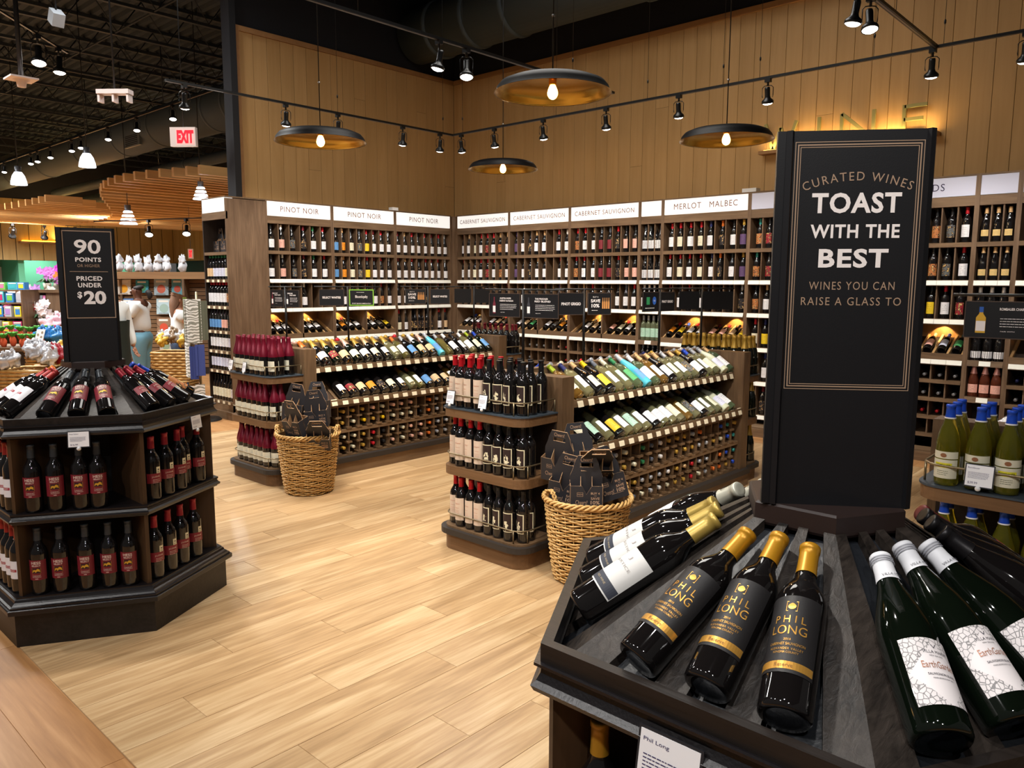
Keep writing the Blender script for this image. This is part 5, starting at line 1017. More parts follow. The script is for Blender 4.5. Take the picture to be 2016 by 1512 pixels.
track([(-7.12, 3.2, ZT), (-7.12, 6.66, ZT), (2.0, 6.66, ZT)], 'long black track running beside the pinot noir wall and turning along the back wall', [(-7.12, 5.0, ZT), (-7.12, 6.5, ZT), (-6.95, 6.66, ZT), (-5.5, 6.66, ZT), (-4.35, 6.66, ZT), (-3.55, 6.66, ZT), (-3.2, 6.66, ZT), (-2.25, 6.66, ZT), (-1.75, 6.66, ZT)])
track([(-4.44, .9, ZT), (-4.44, 6.2, ZT)], 'black track crossing above the largest pendant lamp', [(-4.44, 3.3, ZT), (-4.44, 5.6, ZT)]); track([(-1.80, .6, ZT), (-1.80, 6.64, ZT)], 'black track joining the back track above the toast column', [(-1.80, 5.7, ZT)])
gS = 'black track spotlights over the wine shop'
for i, (y, tg) in enumerate(((3.35, (-8.6, 4.0, 1.2)), (4.38, (-8.45, 4.9, 1.5)), (5.0, (-8.5, 5.5, 1.3)), (5.88, (-8.5, 6.3, 1.3)), (6.45, (-8.5, 7.2, 1.2)))):
    spot(-7.12, y, ZT, tg, f'black spotlight on the pinot noir wall track, {ORD[i]} from the florist end', gS, SPOT_W*.55, deg=80)
for i, (x, tx) in enumerate(((-6.97, -7.5), (-6.42, -6.8), (-5.68, -6.0), (-4.84, -5.2), (-4.0, -4.4), (-3.12, -3.4), (-1.82, -2.2), (-1.22, -1.5))):
    spot(x, 6.66, ZT, (tx, 7.95, 1.2), f'black spotlight on the back wall track, {ORD[i]} from the inner corner', gS, SPOT_W*.55, deg=80)
spot(-4.44, 4.02, ZT, (-5.4, 3.2, .8), 'black spotlight above the aisle, dimmer looking one of the pair', gS, SPOT_W*.8, 1); spot(-4.44, 4.30, ZT, (-3.4, 3.3, .8), 'black spotlight above the aisle, glaring one of the pair', gS, SPOT_W*.9, 1.05)
spot(-1.82, 5.02, ZT, (-2.6, 4.8, .8), 'black spotlight above the toast column, upper of the bright pair', gS, SPOT_W, 1); spot(-1.80, 5.22, ZT, (-.9, 4.0, .8), 'black spotlight above the toast column, lower of the bright pair', gS, SPOT_W, 1)
# spotlights of the same tracks behind and above the camera, out of the picture but lighting it
for x, y, tg, pw in ((-4.44, 1.9, (-3.3, 2.9, .6), 1.0), (-4.44, 1.3, (-4.2, 1.5, .3), .7), (-4.44, 5.3, (-5.4, 5.2, .8), .7), (-1.80, 1.2, (-.6, 1.1, 1.0), .75), (-1.80, 1.7, (-2.4, 2.4, .0), .9), (-1.80, 2.5, (-2.6, 3.6, .8), 1.0), (-1.80, 3.6, (-2.7, 4.6, .8), 1.0), (-4.44, 2.9, (-5.4, 4.2, .8), 1.0), (-4.44, 2.4, (-5.5, 3.2, .6), .9)):
    slight('track_spot_light', (x, y, ZT-.18), tg, SPOT_W*pw, 58, (1, .94, .86), .8, .05)
# ------------------------------------------------------------------ wall letters on a lit ledge
t = thing('wall_ledge', 'narrow oak ledge with warm uplight under the WINE letters', 'ledge', group=None)
build('ledge', MB().box(-3.91, YW-.12, 3.005, -2.15, YW-.001, 3.04), PTRIM, t); build('light_strip', MB().box(-3.86, YW-.10, 3.0405, -2.20, YW-.085, 3.046), mat('warm_led', 'ffc060', .5, emit=6), t)
alight('ledge_uplight', (-3.03, YW-.085, 3.06), 1.66, 10, (1, .66, .25), (PI-.22, 0, 0), .03)
LET = mat('olive_letter', '8a8450', .6)
for ch, x0, x1, cnt in (('W', -3.87, -3.53, 0), ('I', -3.31, -3.27, 0), ('N', -3.06, -2.75, 0), ('E', -2.47, -2.27, 0)):
    w = x1-x0; h = .275; s = .032; z0 = 3.05; a = MB(); y0, y1 = YW-.06, YW-.035
    def st(p, q, a=a):
        p, q = Vector((p[0], 0, p[1])), Vector((q[0], 0, q[1])); d = (q-p).normalized(); n = Vector((-d.z, 0, d.x))*s/2
        a.add([(v.x, y, v.z) for y in (y0, y1) for v in (p-n, q-n, q+n, p+n)], [(0, 1, 2, 3), (7, 6, 5, 4), (0, 4, 5, 1), (1, 5, 6, 2), (2, 6, 7, 3), (3, 7, 4, 0)])
    if ch == 'W': st((x0, z0+h), (x0+w*.27, z0)); st((x0+w*.27, z0), (x0+w*.5, z0+h*.8)); st((x0+w*.5, z0+h*.8), (x0+w*.73, z0)); st((x0+w*.73, z0), (x1, z0+h))
    if ch == 'I': st(((x0+x1)/2, z0), ((x0+x1)/2, z0+h))
    if ch == 'N': st((x0, z0), (x0, z0+h)); st((x0, z0+h), (x1, z0)); st((x1, z0), (x1, z0+h))
    if ch == 'E': st((x0, z0), (x0, z0+h)); st((x0, z0+h-s/2), (x1, z0+h-s/2)); st((x0, z0+h*.5), (x1-.03, z0+h*.5)); st((x0, z0+s/2), (x1, z0+s/2))
    o = build('sign_letter', a, LET); tag(o, f'olive metal letter {ch} standing on the lit wall ledge', 'letter', 'wine sign letters')
t = thing('wall_lamp_box', 'small white junction box on top of the merlot bay', 'box', (-3.98, 7.98, 2.586)); build('body', MB().box(0, 0, 0, .16, .10, .045), mat('white_plastic', 'dddddd', .3), t)
t = thing('wall_lamp_box', 'small white junction box on top of the third pinot noir bay', 'box', (-8.53, 6.78, 2.586)); build('body', MB().box(0, 0, 0, .08, .10, .04), mat('white_plastic', 'dddddd', .3), t)
# ------------------------------------------------------------------ ceiling
CEIL = mat('charcoal_roof_deck', '343c44', .8, spec=.2); STEEL = mat('charcoal_steel', '2c3339', .6, spec=.3); DUCT = mat('charcoal_duct', '414c52', .55, spec=.3)
struct('ceiling', MB().box(-8.9, -4, 6.9, 6, 8.5, 7.0), mat('black_ceiling', '0c0e14', .8))
a = MB(); P = []; y = -4.0
while y < 15: P += [(y, 6.75), (y+.09, 6.75), (y+.12, 6.82), (y+.19, 6.82), (y+.22, 6.75)]; y += .22
a.add([(x, p[0], p[1]) for x in (-36, -8.9) for p in P], [(i, i+1, i+1+len(P), i+len(P)) for i in range(len(P)-1)]); cl = struct('ceiling', a, CEIL)
jm = None
_w = MB(); k = 0; y = -3.5
while y < 14.0: _w.tube([(0, y, 6.68), (0, y+.45, 6.06), (0, y+.9, 6.68)], .013, 4); y += .9
WEB = _w.mesh('web', STEEL); TCH = MB().box(-.05, -3.5, 6.68, .05, 14.3, 6.745).mesh('top_chord', STEEL); BCH = MB().box(-.04, -3.5, 6.0, .04, 14.3, 6.05).mesh('bottom_chord', STEEL)
for i in range(15):
    j = D.objects.new('roof_joist', None); C.objects.link(j); j.location = (-10.2-i*1.65, 0, 0); j['kind'] = 'structure'; j['label'] = 'dark steel truss joist under the roof deck'
    ob('top_chord', TCH, j); ob('bottom_chord', BCH, j); ob('web', WEB, j)
for i, y in enumerate((0.5, 3.2, 5.9, 8.6)): struct('roof_bridging', MB().tube([(-9, y, 6.03), (-35, y, 6.03)], .018, 5), STEEL)
def duct(x0, x1, y, z, r, label, bands):
    t = thing('air_duct', label, 'duct'); build('duct_body', MB().lathe([(r, 0), (r, x1-x0)], 36, M=T((x0, y, z)) @ Matrix.Rotation(PI/2, 4, 'Y'), caps=True), DUCT, t)
    for b in bands: build('seam_band', MB().lathe([(r, 0), (r+.02, .01), (r+.02, .06), (r, .07)], 36, M=T((b, y, z)) @ Matrix.Rotation(PI/2, 4, 'Y')), DUCT, t)
    for b in bands[::2]: build('hanger_rod', MB().tube([(b, y, z+r*.9), (b, y, 6.76)], .012, 5), STEEL, t)
    return t
d_ = duct(-32.4, -9.06, 7.75, 4.98, .42, 'large round charcoal air duct over the florist area', [-10.2, -12.0, -14.2, -15.0, -17.5, -19.5, -22, -25, -28])
build('grille', MB().box(-18.75, 7.36, 4.60, -17.9, 7.42, 4.88), mat('grille_grey', '7c8486', .4, .6), d_)
for i in range(6): build('grille_slot', MB().box(-18.65, 7.350, 4.63+i*.04, -18.0, 7.359, 4.645+i*.04), KBK, d_)
duct(-8.8, 5.5, 7.55, 5.05, .36, 'round black air duct above the back wall of the wine shop', [-8.3, -7.6, -6.9, -5, -3])
for i, (yy, z, r) in enumerate(((9.4, 4.6, .14), (10.4, 4.4, .2), (11.2, 4.3, .12))): duct(-30, -14, yy, z, r, ('thin dark pipe behind the large duct', 'medium dark duct beyond the large duct', 'thinnest dark pipe furthest beyond the large duct')[i], [-16, -20, -24])
# ------------------------------------------------------------------ florist and gift area
XF = -32.7
FP = wood('far_tan_panel', '9c8250', 'ab9160', 'z', 10, .6, .04, .0, .3)
GRN = mat('green_wall_paint', '5fae8a', .7)
for _y in (5.5, 9.9, 12.5): slight('green_wall_fill', (XF-1.0, _y, 2.9), (XF-2.4, _y, 1.2), 260, 130, (1, 1, .97), .9, .2)  # unseen lamps added behind the header to brighten the green wall
XF = -32.7
wf = struct('wall_far_left', MB().box(XF-.2, -6, 2.37, XF, 15.5, 7), NAVY)
wg = struct('wall_green', MB().box(XF-2.6, -2, 0, XF-2.4, 14, 3.0), GRN); build('green_bay', MB().box(XF-2.4, 8.9, 0, XF-.2, 9.1, 3.0), GRN, wg)
fpm = MB().box(0, .012, 2.37, .03, .43, 4.57).mesh('wall_panel', FP)
for i in range(44): ob('wall_panel', fpm, wf, loc=(XF, -4+i*.442, 0))
YF = 14.6
wr = struct('wall_far_right', MB().box(-33, YF+.03, 2.45, -8, YF+.2, 7), NAVY)
fpr = MB().box(.012, 0, 2.45, .43, .03, 4.9).mesh('wall_panel', FP)
for i in range(48): ob('wall_panel', fpr, wr, loc=(-33+i*.442, YF, 0))
struct('wall_far_right', MB().box(-33, YF+.2, 0, -26.8, YF+.35, 2.45).box(-22.0, YF+.2, 0, -8, YF+.35, 2.45), mat('dark_wall_low', '23272c', .7))
dr = D.objects.new('window_1', None); C.objects.link(dr); dr['kind'] = 'structure'; dr['label'] = 'dark framed storefront doors with daylight beyond'
SKYW = mat('daylight_glass', 'dff2f2', .3, emit=3.0)
build('window_frame', MB().box(-26.8, YF, 2.35, -20, YF+.2, 2.45).box(-26.8, YF, 2.05, -20, YF+.1, 2.2), mat('storefront_dark', '15181c', .5), dr)
for i in range(4): build('mullion', MB().box(-26.4+i*1.6, YF, 0, -26.3+i*1.6, YF+.1, 2.4), mat('storefront_dark', '', .5), dr); build('pane', MB().box(-26.3+i*1.6, YF+.04, 0, -24.8+i*1.6, YF+.06, 2.05), SKYW, dr)
dw = struct('door_1', MB().box(XF-2.39, 8.2, 0, XF-2.33, 8.95, 2.15), mat('white_door', 'e4e8ee', .5)); build('door_window', MB().box(XF-2.33, 8.45, .9, XF-2.31, 8.65, 1.8), mat('door_glass_dark', '4a5560', .2), dw)
# lit ledge on the far wall
t = thing('wall_ledge', 'glowing amber ledge on the far tan wall over the florist', 'ledge'); build('ledge', MB().box(XF+.03, 8.9, 2.98, XF+.3, 11.4, 3.05), PTRIM, t); build('light_strip', MB().box(XF+.08, 9.0, 3.05, XF+.2, 11.3, 3.09), mat('amber_led', 'ffb02a', .5, emit=9), t)
alight('ledge_uplight', (XF+.25, 10.2, 3.15), 2.3, 60, (1, .66, .2), (PI, 0, 0), .1)
# wavy slat canopies
CAN = wood('canopy_slat_wood', 'b08450', 'cfa56a', 'y', 8, .5, .1, 0)
def canopy(label, rows):
    t = thing('slat_canopy', label, 'canopy')
    for x, y0, y1, z in rows: build('slat', MB().box(x-.045, y0, z, x+.045, y1, z+.16), CAN, t)
rows = []
for i in range(34):
    x = -13.6-i*.5; u = i/33
    y0 = 6.15+u*3.6+.55*math.sin(u*9+2.2)*(1-u*.3); z = 3.5+.12*math.sin(u*7); rows.append((x, y0, y0+5.2, z))
canopy('wavy canopy of parallel wood slats hung before the end rack', rows)
canopy('smaller wavy canopy of wood slats hung over the florist', [(-20.5-i*.5, 5.75+i*.055+.5*abs(math.sin((i-7)*.16)), 7.0+i*.16+1.6*math.sin(i*.2), 3.45) for i in range(18)])
# bell lamps and track heads over the florist
GLOWW = mat('white_glass_glow', 'f4f6ff', .4, emit=6)
def bell(x, y, z, r, label, louver=False):
    t = thing('bell_pendant', label, 'lamp', (x, y, z), group='white bell pendants')
    if louver:
        for k in range(4): build('ring', MB().lathe([(r*(.5+.17*k), -k*r*.5), (r*(.6+.17*k), -k*r*.5-r*.22)], 20), GLOWW, t)
    else: build('shade', MB().lathe([(0, 0), (r*.45, 0), (r*.75, -r*.5), (r*.95, -r*1.2), (r, -r*1.7), (0, -r*1.75)], 20), GLOWW, t)
    build('neck', MB().lathe([(0, r*.8), (r*.4, r*.8), (r*.4, 0)], 12), mat('lamp_neck_grey', '7c8088', .4, .5), t); build('cord', MB().tube([(0, 0, r*.8), (0, 0, 6.6-z)], .008, 5), CORD, t)
bell(-15.41, 5.39, 3.9, .14, 'white bell lamp beneath the large duct, closer one'); bell(-19.78, 5.49, 3.98, .16, 'white bell lamp beneath the large duct, further one')
bell(-18.6, 7.3, 3.2, .17, 'ringed white lamp under the slat canopy, further from the end rack', True); bell(-14.2, 6.9, 3.35, .13, 'ringed white lamp under the slat canopy, nearer the end rack', True)
track([(-12.6, 6.4, 4.72), (-30, 6.4, 4.72)], 'long black track of spotlights along the large duct', [(-13, 6.4, 4.72), (-16, 6.4, 4.72), (-20, 6.4, 4.72)])
for i, x in enumerate((-14.09, -15.65, -17.07, -18.59, -19.16, -20.56, -21.48, -22.0, -24.2)): spot(x, 6.4, 4.72, (x+3, 5.0, 0), f'spotlight on the florist duct track, {ORD[i]} from the wine wall', 'spotlights on the florist duct track', s=1.25)
track([(-11.1, 2.7, 4.95), (-12.95, 4.35, 4.95)], 'short black track high above the 90 points kiosk')
spot(-12.3, 3.77, 4.95, (-9.6, 2.7, .9), 'bright spotlight high above the 90 points kiosk', 'spotlights high over the florist', 900, 1.9, (1, .98, .95), 75); spot(-12.75, 4.17, 4.95, (-12.2, 3.6, 1.0), 'turned spotlight next to the bright one high above the kiosk', 'spotlights high over the florist', 500, 1.7, (1, .98, .95), 90)
track([(-19.5, 6.9, 2.98), (-15.2, 8.6, 2.98)], 'track of spotlights under the wavy slat canopy')
for i, (x, y) in enumerate(((-18.0, 7.5), (-17.0, 7.895), (-15.9, 8.335))): spot(x, y, 2.98, (-14.0+i*.5, 5.4+i*.5, 1.2), f'spotlight under the slat canopy, {ORD[i]} from the florist', 'spotlights under the canopy', 700, 1.7, (1, .98, .95), 60)
track([(XF+3, 6.5, 3.5), (XF+3, 10.5, 3.5)], 'short track before the far amber ledge')
for i in range(4): spot(XF+3, 7.0+i*.95, 3.48, (XF, 7+i, 3), f'small far spotlight before the amber ledge, {ORD[i]} along', 'spotlights before the amber ledge', s=2.2)
# exit signs
EXW = mat('exit_white_case', 'd8c8c4', .5); EXR = mat('exit_red_glow', 'ff1424', .5, emit=1.6)
def exit_sign(x, y, z, w, h, ang, label, stem=None):
    t = thing('exit_sign', label, 'exit sign', (x, y, z), math.radians(ang), group='exit signs')
    c = build('case', MB().box(-w/2, -.03, -h/2, w/2, .03, h/2), EXW, t); a = MB(); fit(a, 'EXIT', lambda p, q: (p, -.032, q), w*.1, 0, w*.66, h*.68, bold=.06); build('lettering', a, EXR, c)
    build('painted_glow_panel', MB().box(-w*.27, -.0305, -h*.42, w*.46, -.030, h*.42), mat('exit_pink_glow', 'f4c4c0', .5, emit=.05), c)  # reddish glow of the letters painted as a pale pink panel
    if stem: build('stem', MB().tube([(0, 0, h/2), (0, 0, stem)], .005, 6), BLK, t)
exit_sign(-9.1, 4.25, 3.28, .30, .215, 40, 'large glowing EXIT sign hanging near the black wall end', 3.4)
exit_sign(-22.8, 5.1, 3.0, .34, .24, 50, 'small EXIT sign above the florist at the far wall'); exit_sign(-20.5, 9.6, 2.35, .12, .26, 40, 'small sideways EXIT sign over the cookbook wall', 4.38); exit_sign(-21.0, 13.2, 2.55, .14, .26, 40, 'small EXIT sign above the storefront doors', 4.18)
t = thing('access_point', 'white three-pronged antenna hanging from the roof on a rod', 'antenna', (-9.70, 3.74, 3.76), math.radians(40)); build('tray', MB().box(-.19, -.06, 0, .19, .06, .05), EXW, t)
for q in (-.17, 0, .17): build('antenna_fin', MB().box(q-.012, -.05, -.09, q+.012, .05, 0), EXW, t)
build('rod', MB().tube([(0, 0, .05), (0, 0, 2.9)], .01, 6), BLK, t)
t = thing('speaker_box', 'small grey ceiling speaker tilted on a bracket', 'speaker', (-9.74, 3.19, 4.48)); build('body', MB().box(-.08, -.06, -.07, .08, .06, .07, M=Matrix.Rotation(.6, 4, 'Y')), mat('speaker_grey', '9aa0a8', .5), t); build('bracket', MB().tube([(0, 0, .05), (0, 0, 1.4)], .01, 6), BLK, t)
t = thing('smoke_detector', 'white ceiling sensor on a square plate hanging over the florist', 'sensor', (-11.72, 3.37, 4.19)); build('plate', MB().box(-.16, -.16, 0, .16, .16, .02), EXW, t); build('sensor', MB().lathe([(0, -.09), (.05, -.09), (.06, -.03), (.1, 0)], 16), EXW, t); build('rod', MB().tube([(0, 0, .02), (0, 0, 2.3)], .03, 6), BLK, t)
# ---- cookbook wall
SLW = wood('slatwall_brown', '5f4730', '7a5c40', 'x', 20, .6, .03, 0)
dY = math.degrees(math.atan2(6.39-5.37, -13.18+14.28)); 
t = thing('slat_wall', 'brown slatted display wall of cookbooks behind the shoppers', 'display wall', (-14.45, 5.22, 0), math.radians(42.9)); a = MB()
for i in range(22): build('slat', MB().box(0, -.012, .12+i*.07, 2.3, 0, .178+i*.07), SLW, t)
build('backing', MB().box(0, 0, 0, 2.3, .04, 1.66), OAKD, t); build('top_board', MB().box(-.02, -.22, 1.66, 2.32, .1, 1.78), wood('slatwall_top', '7d5d40', '94714e', 'x', 20, .5), t)
build('divider_post', MB().box(1.42, -.22, 0, 1.46, 0, 1.66), OAKZ, t); build('divider_post', MB().box(.27, -.06, 0, .31, 0, 1.66), OAKZ, t)
SW = T((-14.45, 5.22, 0)) @ RZ(math.radians(42.9))
BK = mat('book_art', 'ffffff', .5, objcol=True)
books = [(.34, 1.39, .24, .26, 'd8d4cc', 'white cookbook with a yellow drink on the cover, top row', 'e0a020'), (.38, 1.07, .22, .25, '4a7ab8', 'blue cookbook with a food platter, second row', 'c9a070'), (.66, 1.42, .22, .22, '3a9ab0', 'teal cookbook on the top row behind the woman', '3a7a50'), (.99, 1.38, .25, .28, '9fb4c0', 'blue-grey cookbook with red title block, top row', 'c06048'), (1.27, 1.38, .2, .28, '5a98a8', 'teal cookbook with a pie on the cover, top row', 'b04a38'),
         (1.02, 1.05, .26, .27, 'a9c0c8', 'pale blue cookbook in a wire holder, middle row', '8fa8a0'), (1.33, 1.05, .2, .27, '6c9cc8', 'sky blue cookbook in a wire holder, middle row', 'd89060'), (1.0, .72, .24, .27, '8a6a50', 'cookbook with a red cocktail on the cover, third row', 'c0482c'), (1.33, .72, .2, .26, 'b0a898', 'dark grey cookbook with picnic cover, third row', '4a4440'), (1.02, .40, .22, .24, 'a8a098', 'pale cookbook on the lowest row behind the basket', '7a8a70')]
for x, z, w, h, c, l, c2 in books:
    b_ = thing('cookbook', l, 'book', M=SW @ T((x, -.05, z)) @ Matrix.Rotation(-.1, 4, 'X'), group='cookbooks on the slatted wall'); cv = build('cover', MB().box(-w/2, -.012, 0, w/2, .012, h), BK, b_, col=c)
    build('picture', MB().lathe([(0, -.0005), (w*.3, 0)], 12, M=T((0, -.0128, h*.38)) @ Matrix.Rotation(PI/2, 4, 'X')), BK, cv, col=c2); build('title_block', MB().box(-w*.36, -.0135, h*.78, w*.3, -.012, h*.9), BK, cv, col='e8e4dc')
    a = MB()
    for s in (-1, 1): a.tube([(s*w*.56, -.02, h*.3), (s*w*.35, -.03, h*.45), (s*w*.56, -.02, h*.6)], .003, 5); 
    a.tube([(-w*.3, -.03, .0), (-w*.3, -.03, h*.07), (w*.3, -.03, h*.07), (w*.3, -.03, 0)], .003, 5); build('wire_holder', a, BLK, b_)
r = random.Random(5)
BAGM = mat('white_tissue', 'e2e2e8', .8, bump=(30, .5))
def blob(name, loc, sx, sy, sz, m, parent=None, seed=0, amp=.18, n=14, col=None):
    r_ = random.Random(seed); a = MB(); vs = []; fs = []; ph = [r_.uniform(0, 6) for _ in range(6)]
    for j in range(n//2+1):
        th = PI*j/(n//2)
        for i in range(n):
            q = 2*PI*i/n; k = 1+amp*(math.sin(3*q+ph[0]+th*2)*.5+math.sin(5*th+ph[1]+q)*.5+math.sin(7*q+ph[2])*.3); vs.append((sx*k*math.sin(th)*math.cos(q), sy*k*math.sin(th)*math.sin(q), sz*k*math.cos(th)))
    for j in range(n//2):
        for i in range(n): fs.append((j*n+i, (j+1)*n+i, (j+1)*n+(i+1) % n, j*n+(i+1) % n))
    a.add([Vector(v)+Vector(loc) for v in vs], fs, 0, True); return build(name, a, m, parent, col=col)
for i in range(8):
    p = SW @ Vector((.12+i*.165+(.1 if i > 6 else 0), -.05, 1.87)); t = thing('gift_bag', f'white tissue-stuffed gift bag on the cookbook wall top, {ORD[i]} from the sign column', 'gift bag', p, group='gift bags on the cookbook wall')
    blob('bag_body', (0, 0, .0), .088, .07, .095, BAGM, t, i, .25); blob('tissue_top', (.01+.02*(i % 3-1), 0, .10+.02*(i % 2)), .065, .05, .07, BAGM, t, i+20, .6); build('drawstring', MB().tube([(0, -.05, .04), (.03, -.062, -.02), (-.01, -.064, -.06)], .004, 5), BLK, t)
# ---- people
SKIN1 = mat('dark_brown_skin', '5a3626', .5); SKIN2 = mat('tan_skin', 'a87458', .5); WHT = mat('white_cotton', 'e6e8e6', .8, bump=(25, .3)); JEAN = mat('light_blue_denim', '6f9fb4', .8); APR = mat('dark_green_apron', '1a241f', .7); HAIR = mat('dark_hair', '1c1210', .6, bump=(80, .8)); HAIRB = mat('auburn_hair', '5c3322', .6, bump=(80, .8)); HAIRG = mat('grey_hair', '9a948c', .6)
def skin(name, pts, edges, mt, parent, root=0, sub=2):
    me = D.meshes.new(name); me.from_pydata([p[:3] for p in pts], edges, []); o = D.objects.new(name, me); C.objects.link(o)
    md = o.modifiers.new('s', 'SKIN'); sk = me.skin_vertices[0].data if me.skin_vertices else None
    if sk is None:
        import bmesh
        bm = bmesh.new(); bm.from_mesh(me); bm.verts.layers.skin.verify(); bm.to_mesh(me); bm.free(); sk = me.skin_vertices[0].data
    for i, p in enumerate(pts): sk[i].radius = (p[3], p[4] if len(p) > 4 else p[3]); sk[i].use_root = (i == root)
    md.use_smooth_shade = True; s2 = o.modifiers.new('d', 'SUBSURF'); s2.levels = sub; s2.render_levels = sub
    bpy.context.view_layer.update(); dg = bpy.context.evaluated_depsgraph_get(); m2 = D.meshes.new_from_object(o.evaluated_get(dg)); D.objects.remove(o); m2.materials.clear(); m2.materials.append(mt); m2.polygons.foreach_set('use_smooth', [True]*len(m2.polygons))
    return ob(name, m2, parent)
def hand(mt, parent, wrist, d, side, s=1.0):
    """palm with five bent fingers hanging along D"""
    d = Vector(d).normalized(); u = Vector(side).normalized(); n = d.cross(u); W_ = Vector(wrist); pts = [(*W_, .022*s, .016*s), (*(W_+d*.05*s), .030*s, .014*s), (*(W_+d*.085*s), .034*s, .013*s)]; ed = [(0, 1), (1, 2)]
    for k, (off, L) in enumerate(((-.030, .062), (-.010, .075), (.010, .070), (.030, .055))):
        b = W_+d*.085*s+u*off*s; i = len(pts); pts += [(*(b+d*.02*s), .0095*s), (*(b+d*L*.55*s+n*.008*s), .0085*s), (*(b+d*L*s+n*.022*s), .007*s)]; ed += [(2, i), (i, i+1), (i+1, i+2)]
    i = len(pts); pts += [(*(W_+d*.035*s-u*.035*s), .012*s), (*(W_+d*.065*s-u*.055*s+n*.01*s), .010*s), (*(W_+d*.09*s-u*.058*s+n*.02*s), .008*s)]; ed += [(1, i), (i, i+1), (i+1, i+2)]
    return skin('hand', pts, ed, mt, parent)
def person(x, y, ang, H, label, bulk, shirt, legs, skinm, hairm, hair, arms, sleeve='short', head_turn=0, apron=False):
    t = thing('person', label, 'person', (x, y, 0), ang, group='people in the gift area'); b = bulk; k = H/1.7   # faces -Y locally
    # the body: one continuous figure
    P = [(0, 0, .93*k, .105*b, .085*b), (0, 0, 1.10*k, .10*b, .08*b), (0, .0, 1.28*k, .125*b, .09*b), (0, .01, 1.40*k, .095*b, .065*b), (0, 0, 1.47*k, .055, .055), (0, -.01, 1.52*k, .05, .05), (0, -.02, 1.60*k, .072, .088), (0, -.015, 1.665*k, .062, .075)]
    E_ = [(0, 1), (1, 2), (2, 3), (3, 4), (4, 5), (5, 6), (6, 7)]
    for s in (-1, 1):
        i = len(P); P += [(s*.085*b, 0, .80*k, .075*b), (s*.095, 0, .50*k, .062*b), (s*.10, .01, .30*k, .055), (s*.10, 0, .09*k, .038), (s*.11, -.08, .03, .034), (s*.115, -.16, .025, .028)]; E_ += [(0, i), (i, i+1), (i+1, i+2), (i+2, i+3), (i+3, i+4), (i+4, i+5)]
    A = []
    for s, (el, wr) in zip((-1, 1), arms):
        i = len(P); P += [(s*.17*b, .005, 1.37*k, .058*b), (*el, .042*b), (*wr, .027)]; E_ += [(3, i), (i, i+1), (i+1, i+2)]; A.append((Vector((s*.17*b, .005, 1.37*k)), Vector(el), Vector(wr)))
    body = skin('body', P, E_, skinm, t)
    for q in A: dd = (q[2]-q[1]).normalized(); hand(skinm, t, q[2]-dd*.005, dd, dd.cross(Vector((0, 1, .2))), .95)
    # face
    for s in (-1, 1): build('eye', MB().lathe([(0, -.011), (.008, -.007), (.011, 0), (.008, .007), (0, .011)], 10, M=T((s*.03, -.092, 1.615*k))), mat('eye_white', 'e8e4e0', .2), t); build('ear', MB().lathe([(0, -.03), (.010, -.02), (.013, 0), (.010, .02), (0, .03)], 8, M=T((s*.073, -.01, 1.605*k))), skinm, t)
    build('nose', MB().lathe([(.004, .03), (.010, .01), (.015, -.005), (.010, -.014), (0, -.015)], 10, M=T((0, -.105, 1.585*k))), skinm, t); build('mouth', MB().box(-.022, -.100, 1.55*k, .022, -.092, 1.557*k), mat('lip_colour', '7a3a34', .5), t)
    S_ = [(0, 0, .90*k, .15*b, .125*b), (0, 0, 1.10*k, .145*b, .12*b), (0, 0, 1.28*k, .162*b, .122*b), (0, .01, 1.40*k, .122*b, .09*b), (0, 0, 1.445*k, .066, .064)]; SE = [(0, 1), (1, 2), (2, 3), (3, 4)]
    for s, q in zip((-1, 1), A):
        i = len(S_); S_ += [(*q[0], .070*b)]; SE += [(3, i)]
        if sleeve == 'short': m_ = q[0].lerp(q[1], .72); S_ += [(*m_, .062*b)]; SE += [(i, i+1)]
        else: S_ += [(*q[1], .066*b), (*q[1].lerp(q[2], .6), .055*b), (*q[1].lerp(q[2], .93), .038)]; SE += [(i, i+1), (i+1, i+2), (i+2, i+3)]
    skin('shirt', S_, SE, shirt, t)
    L_ = [(0, 0, 1.0*k, .145*b, .125*b), (0, 0, .86*k, .145*b, .135*b)]; LE = [(0, 1)]
    for s in (-1, 1): i = len(L_); L_ += [(s*.09*b, 0, .78*k, .103*b), (s*.095, 0, .50*k, .072*b), (s*.10, .01, .30*k, .066), (s*.10, 0, .10*k, .052)]; LE += [(1, i), (i, i+1), (i+1, i+2), (i+2, i+3)]
    skin('trousers', L_, LE, legs, t)
    for s in (-1, 1): skin('shoe', [(s*.10, .03, .045, .045), (s*.108, -.06, .04, .042), (s*.115, -.16, .03, .034)], [(0, 1), (1, 2)], BLK, t)
    if apron: build('apron', MB().lathe([(.165*b, .50*k), (.158*b, .80*k), (.155*b, 1.0*k), (.165*b, 1.2*k)], 16, a0=PI*1.08, a1=PI*1.92), APR, t)
    for nm, pts, ed in hair: skin(nm, [(p[0], p[1], p[2]*k, *p[3:]) for p in pts], ed, hairm, t)
    return t
CAP = [(0, .02, 1.62, .085, .082), (0, .005, 1.675, .080, .088), (0, .0, 1.70, .05, .055)]
person(-11.98, 4.78, math.radians(-40), 1.56, 'woman in white top and light blue jeans, hair tied back', 1.35, WHT, JEAN, SKIN1, HAIR, [('hair', CAP, [(0, 1), (1, 2)]), ('ponytail', [(0, .11, 1.62, .035), (.0, .16, 1.58, .05), (0, .17, 1.52, .045), (0, .15, 1.47, .02)], [(0, 1), (1, 2), (2, 3)])], [((-.26, -.12, 1.03), (-.10, -.30, 1.02)), ((.26, -.10, 1.03), (.08, -.28, 1.0))])
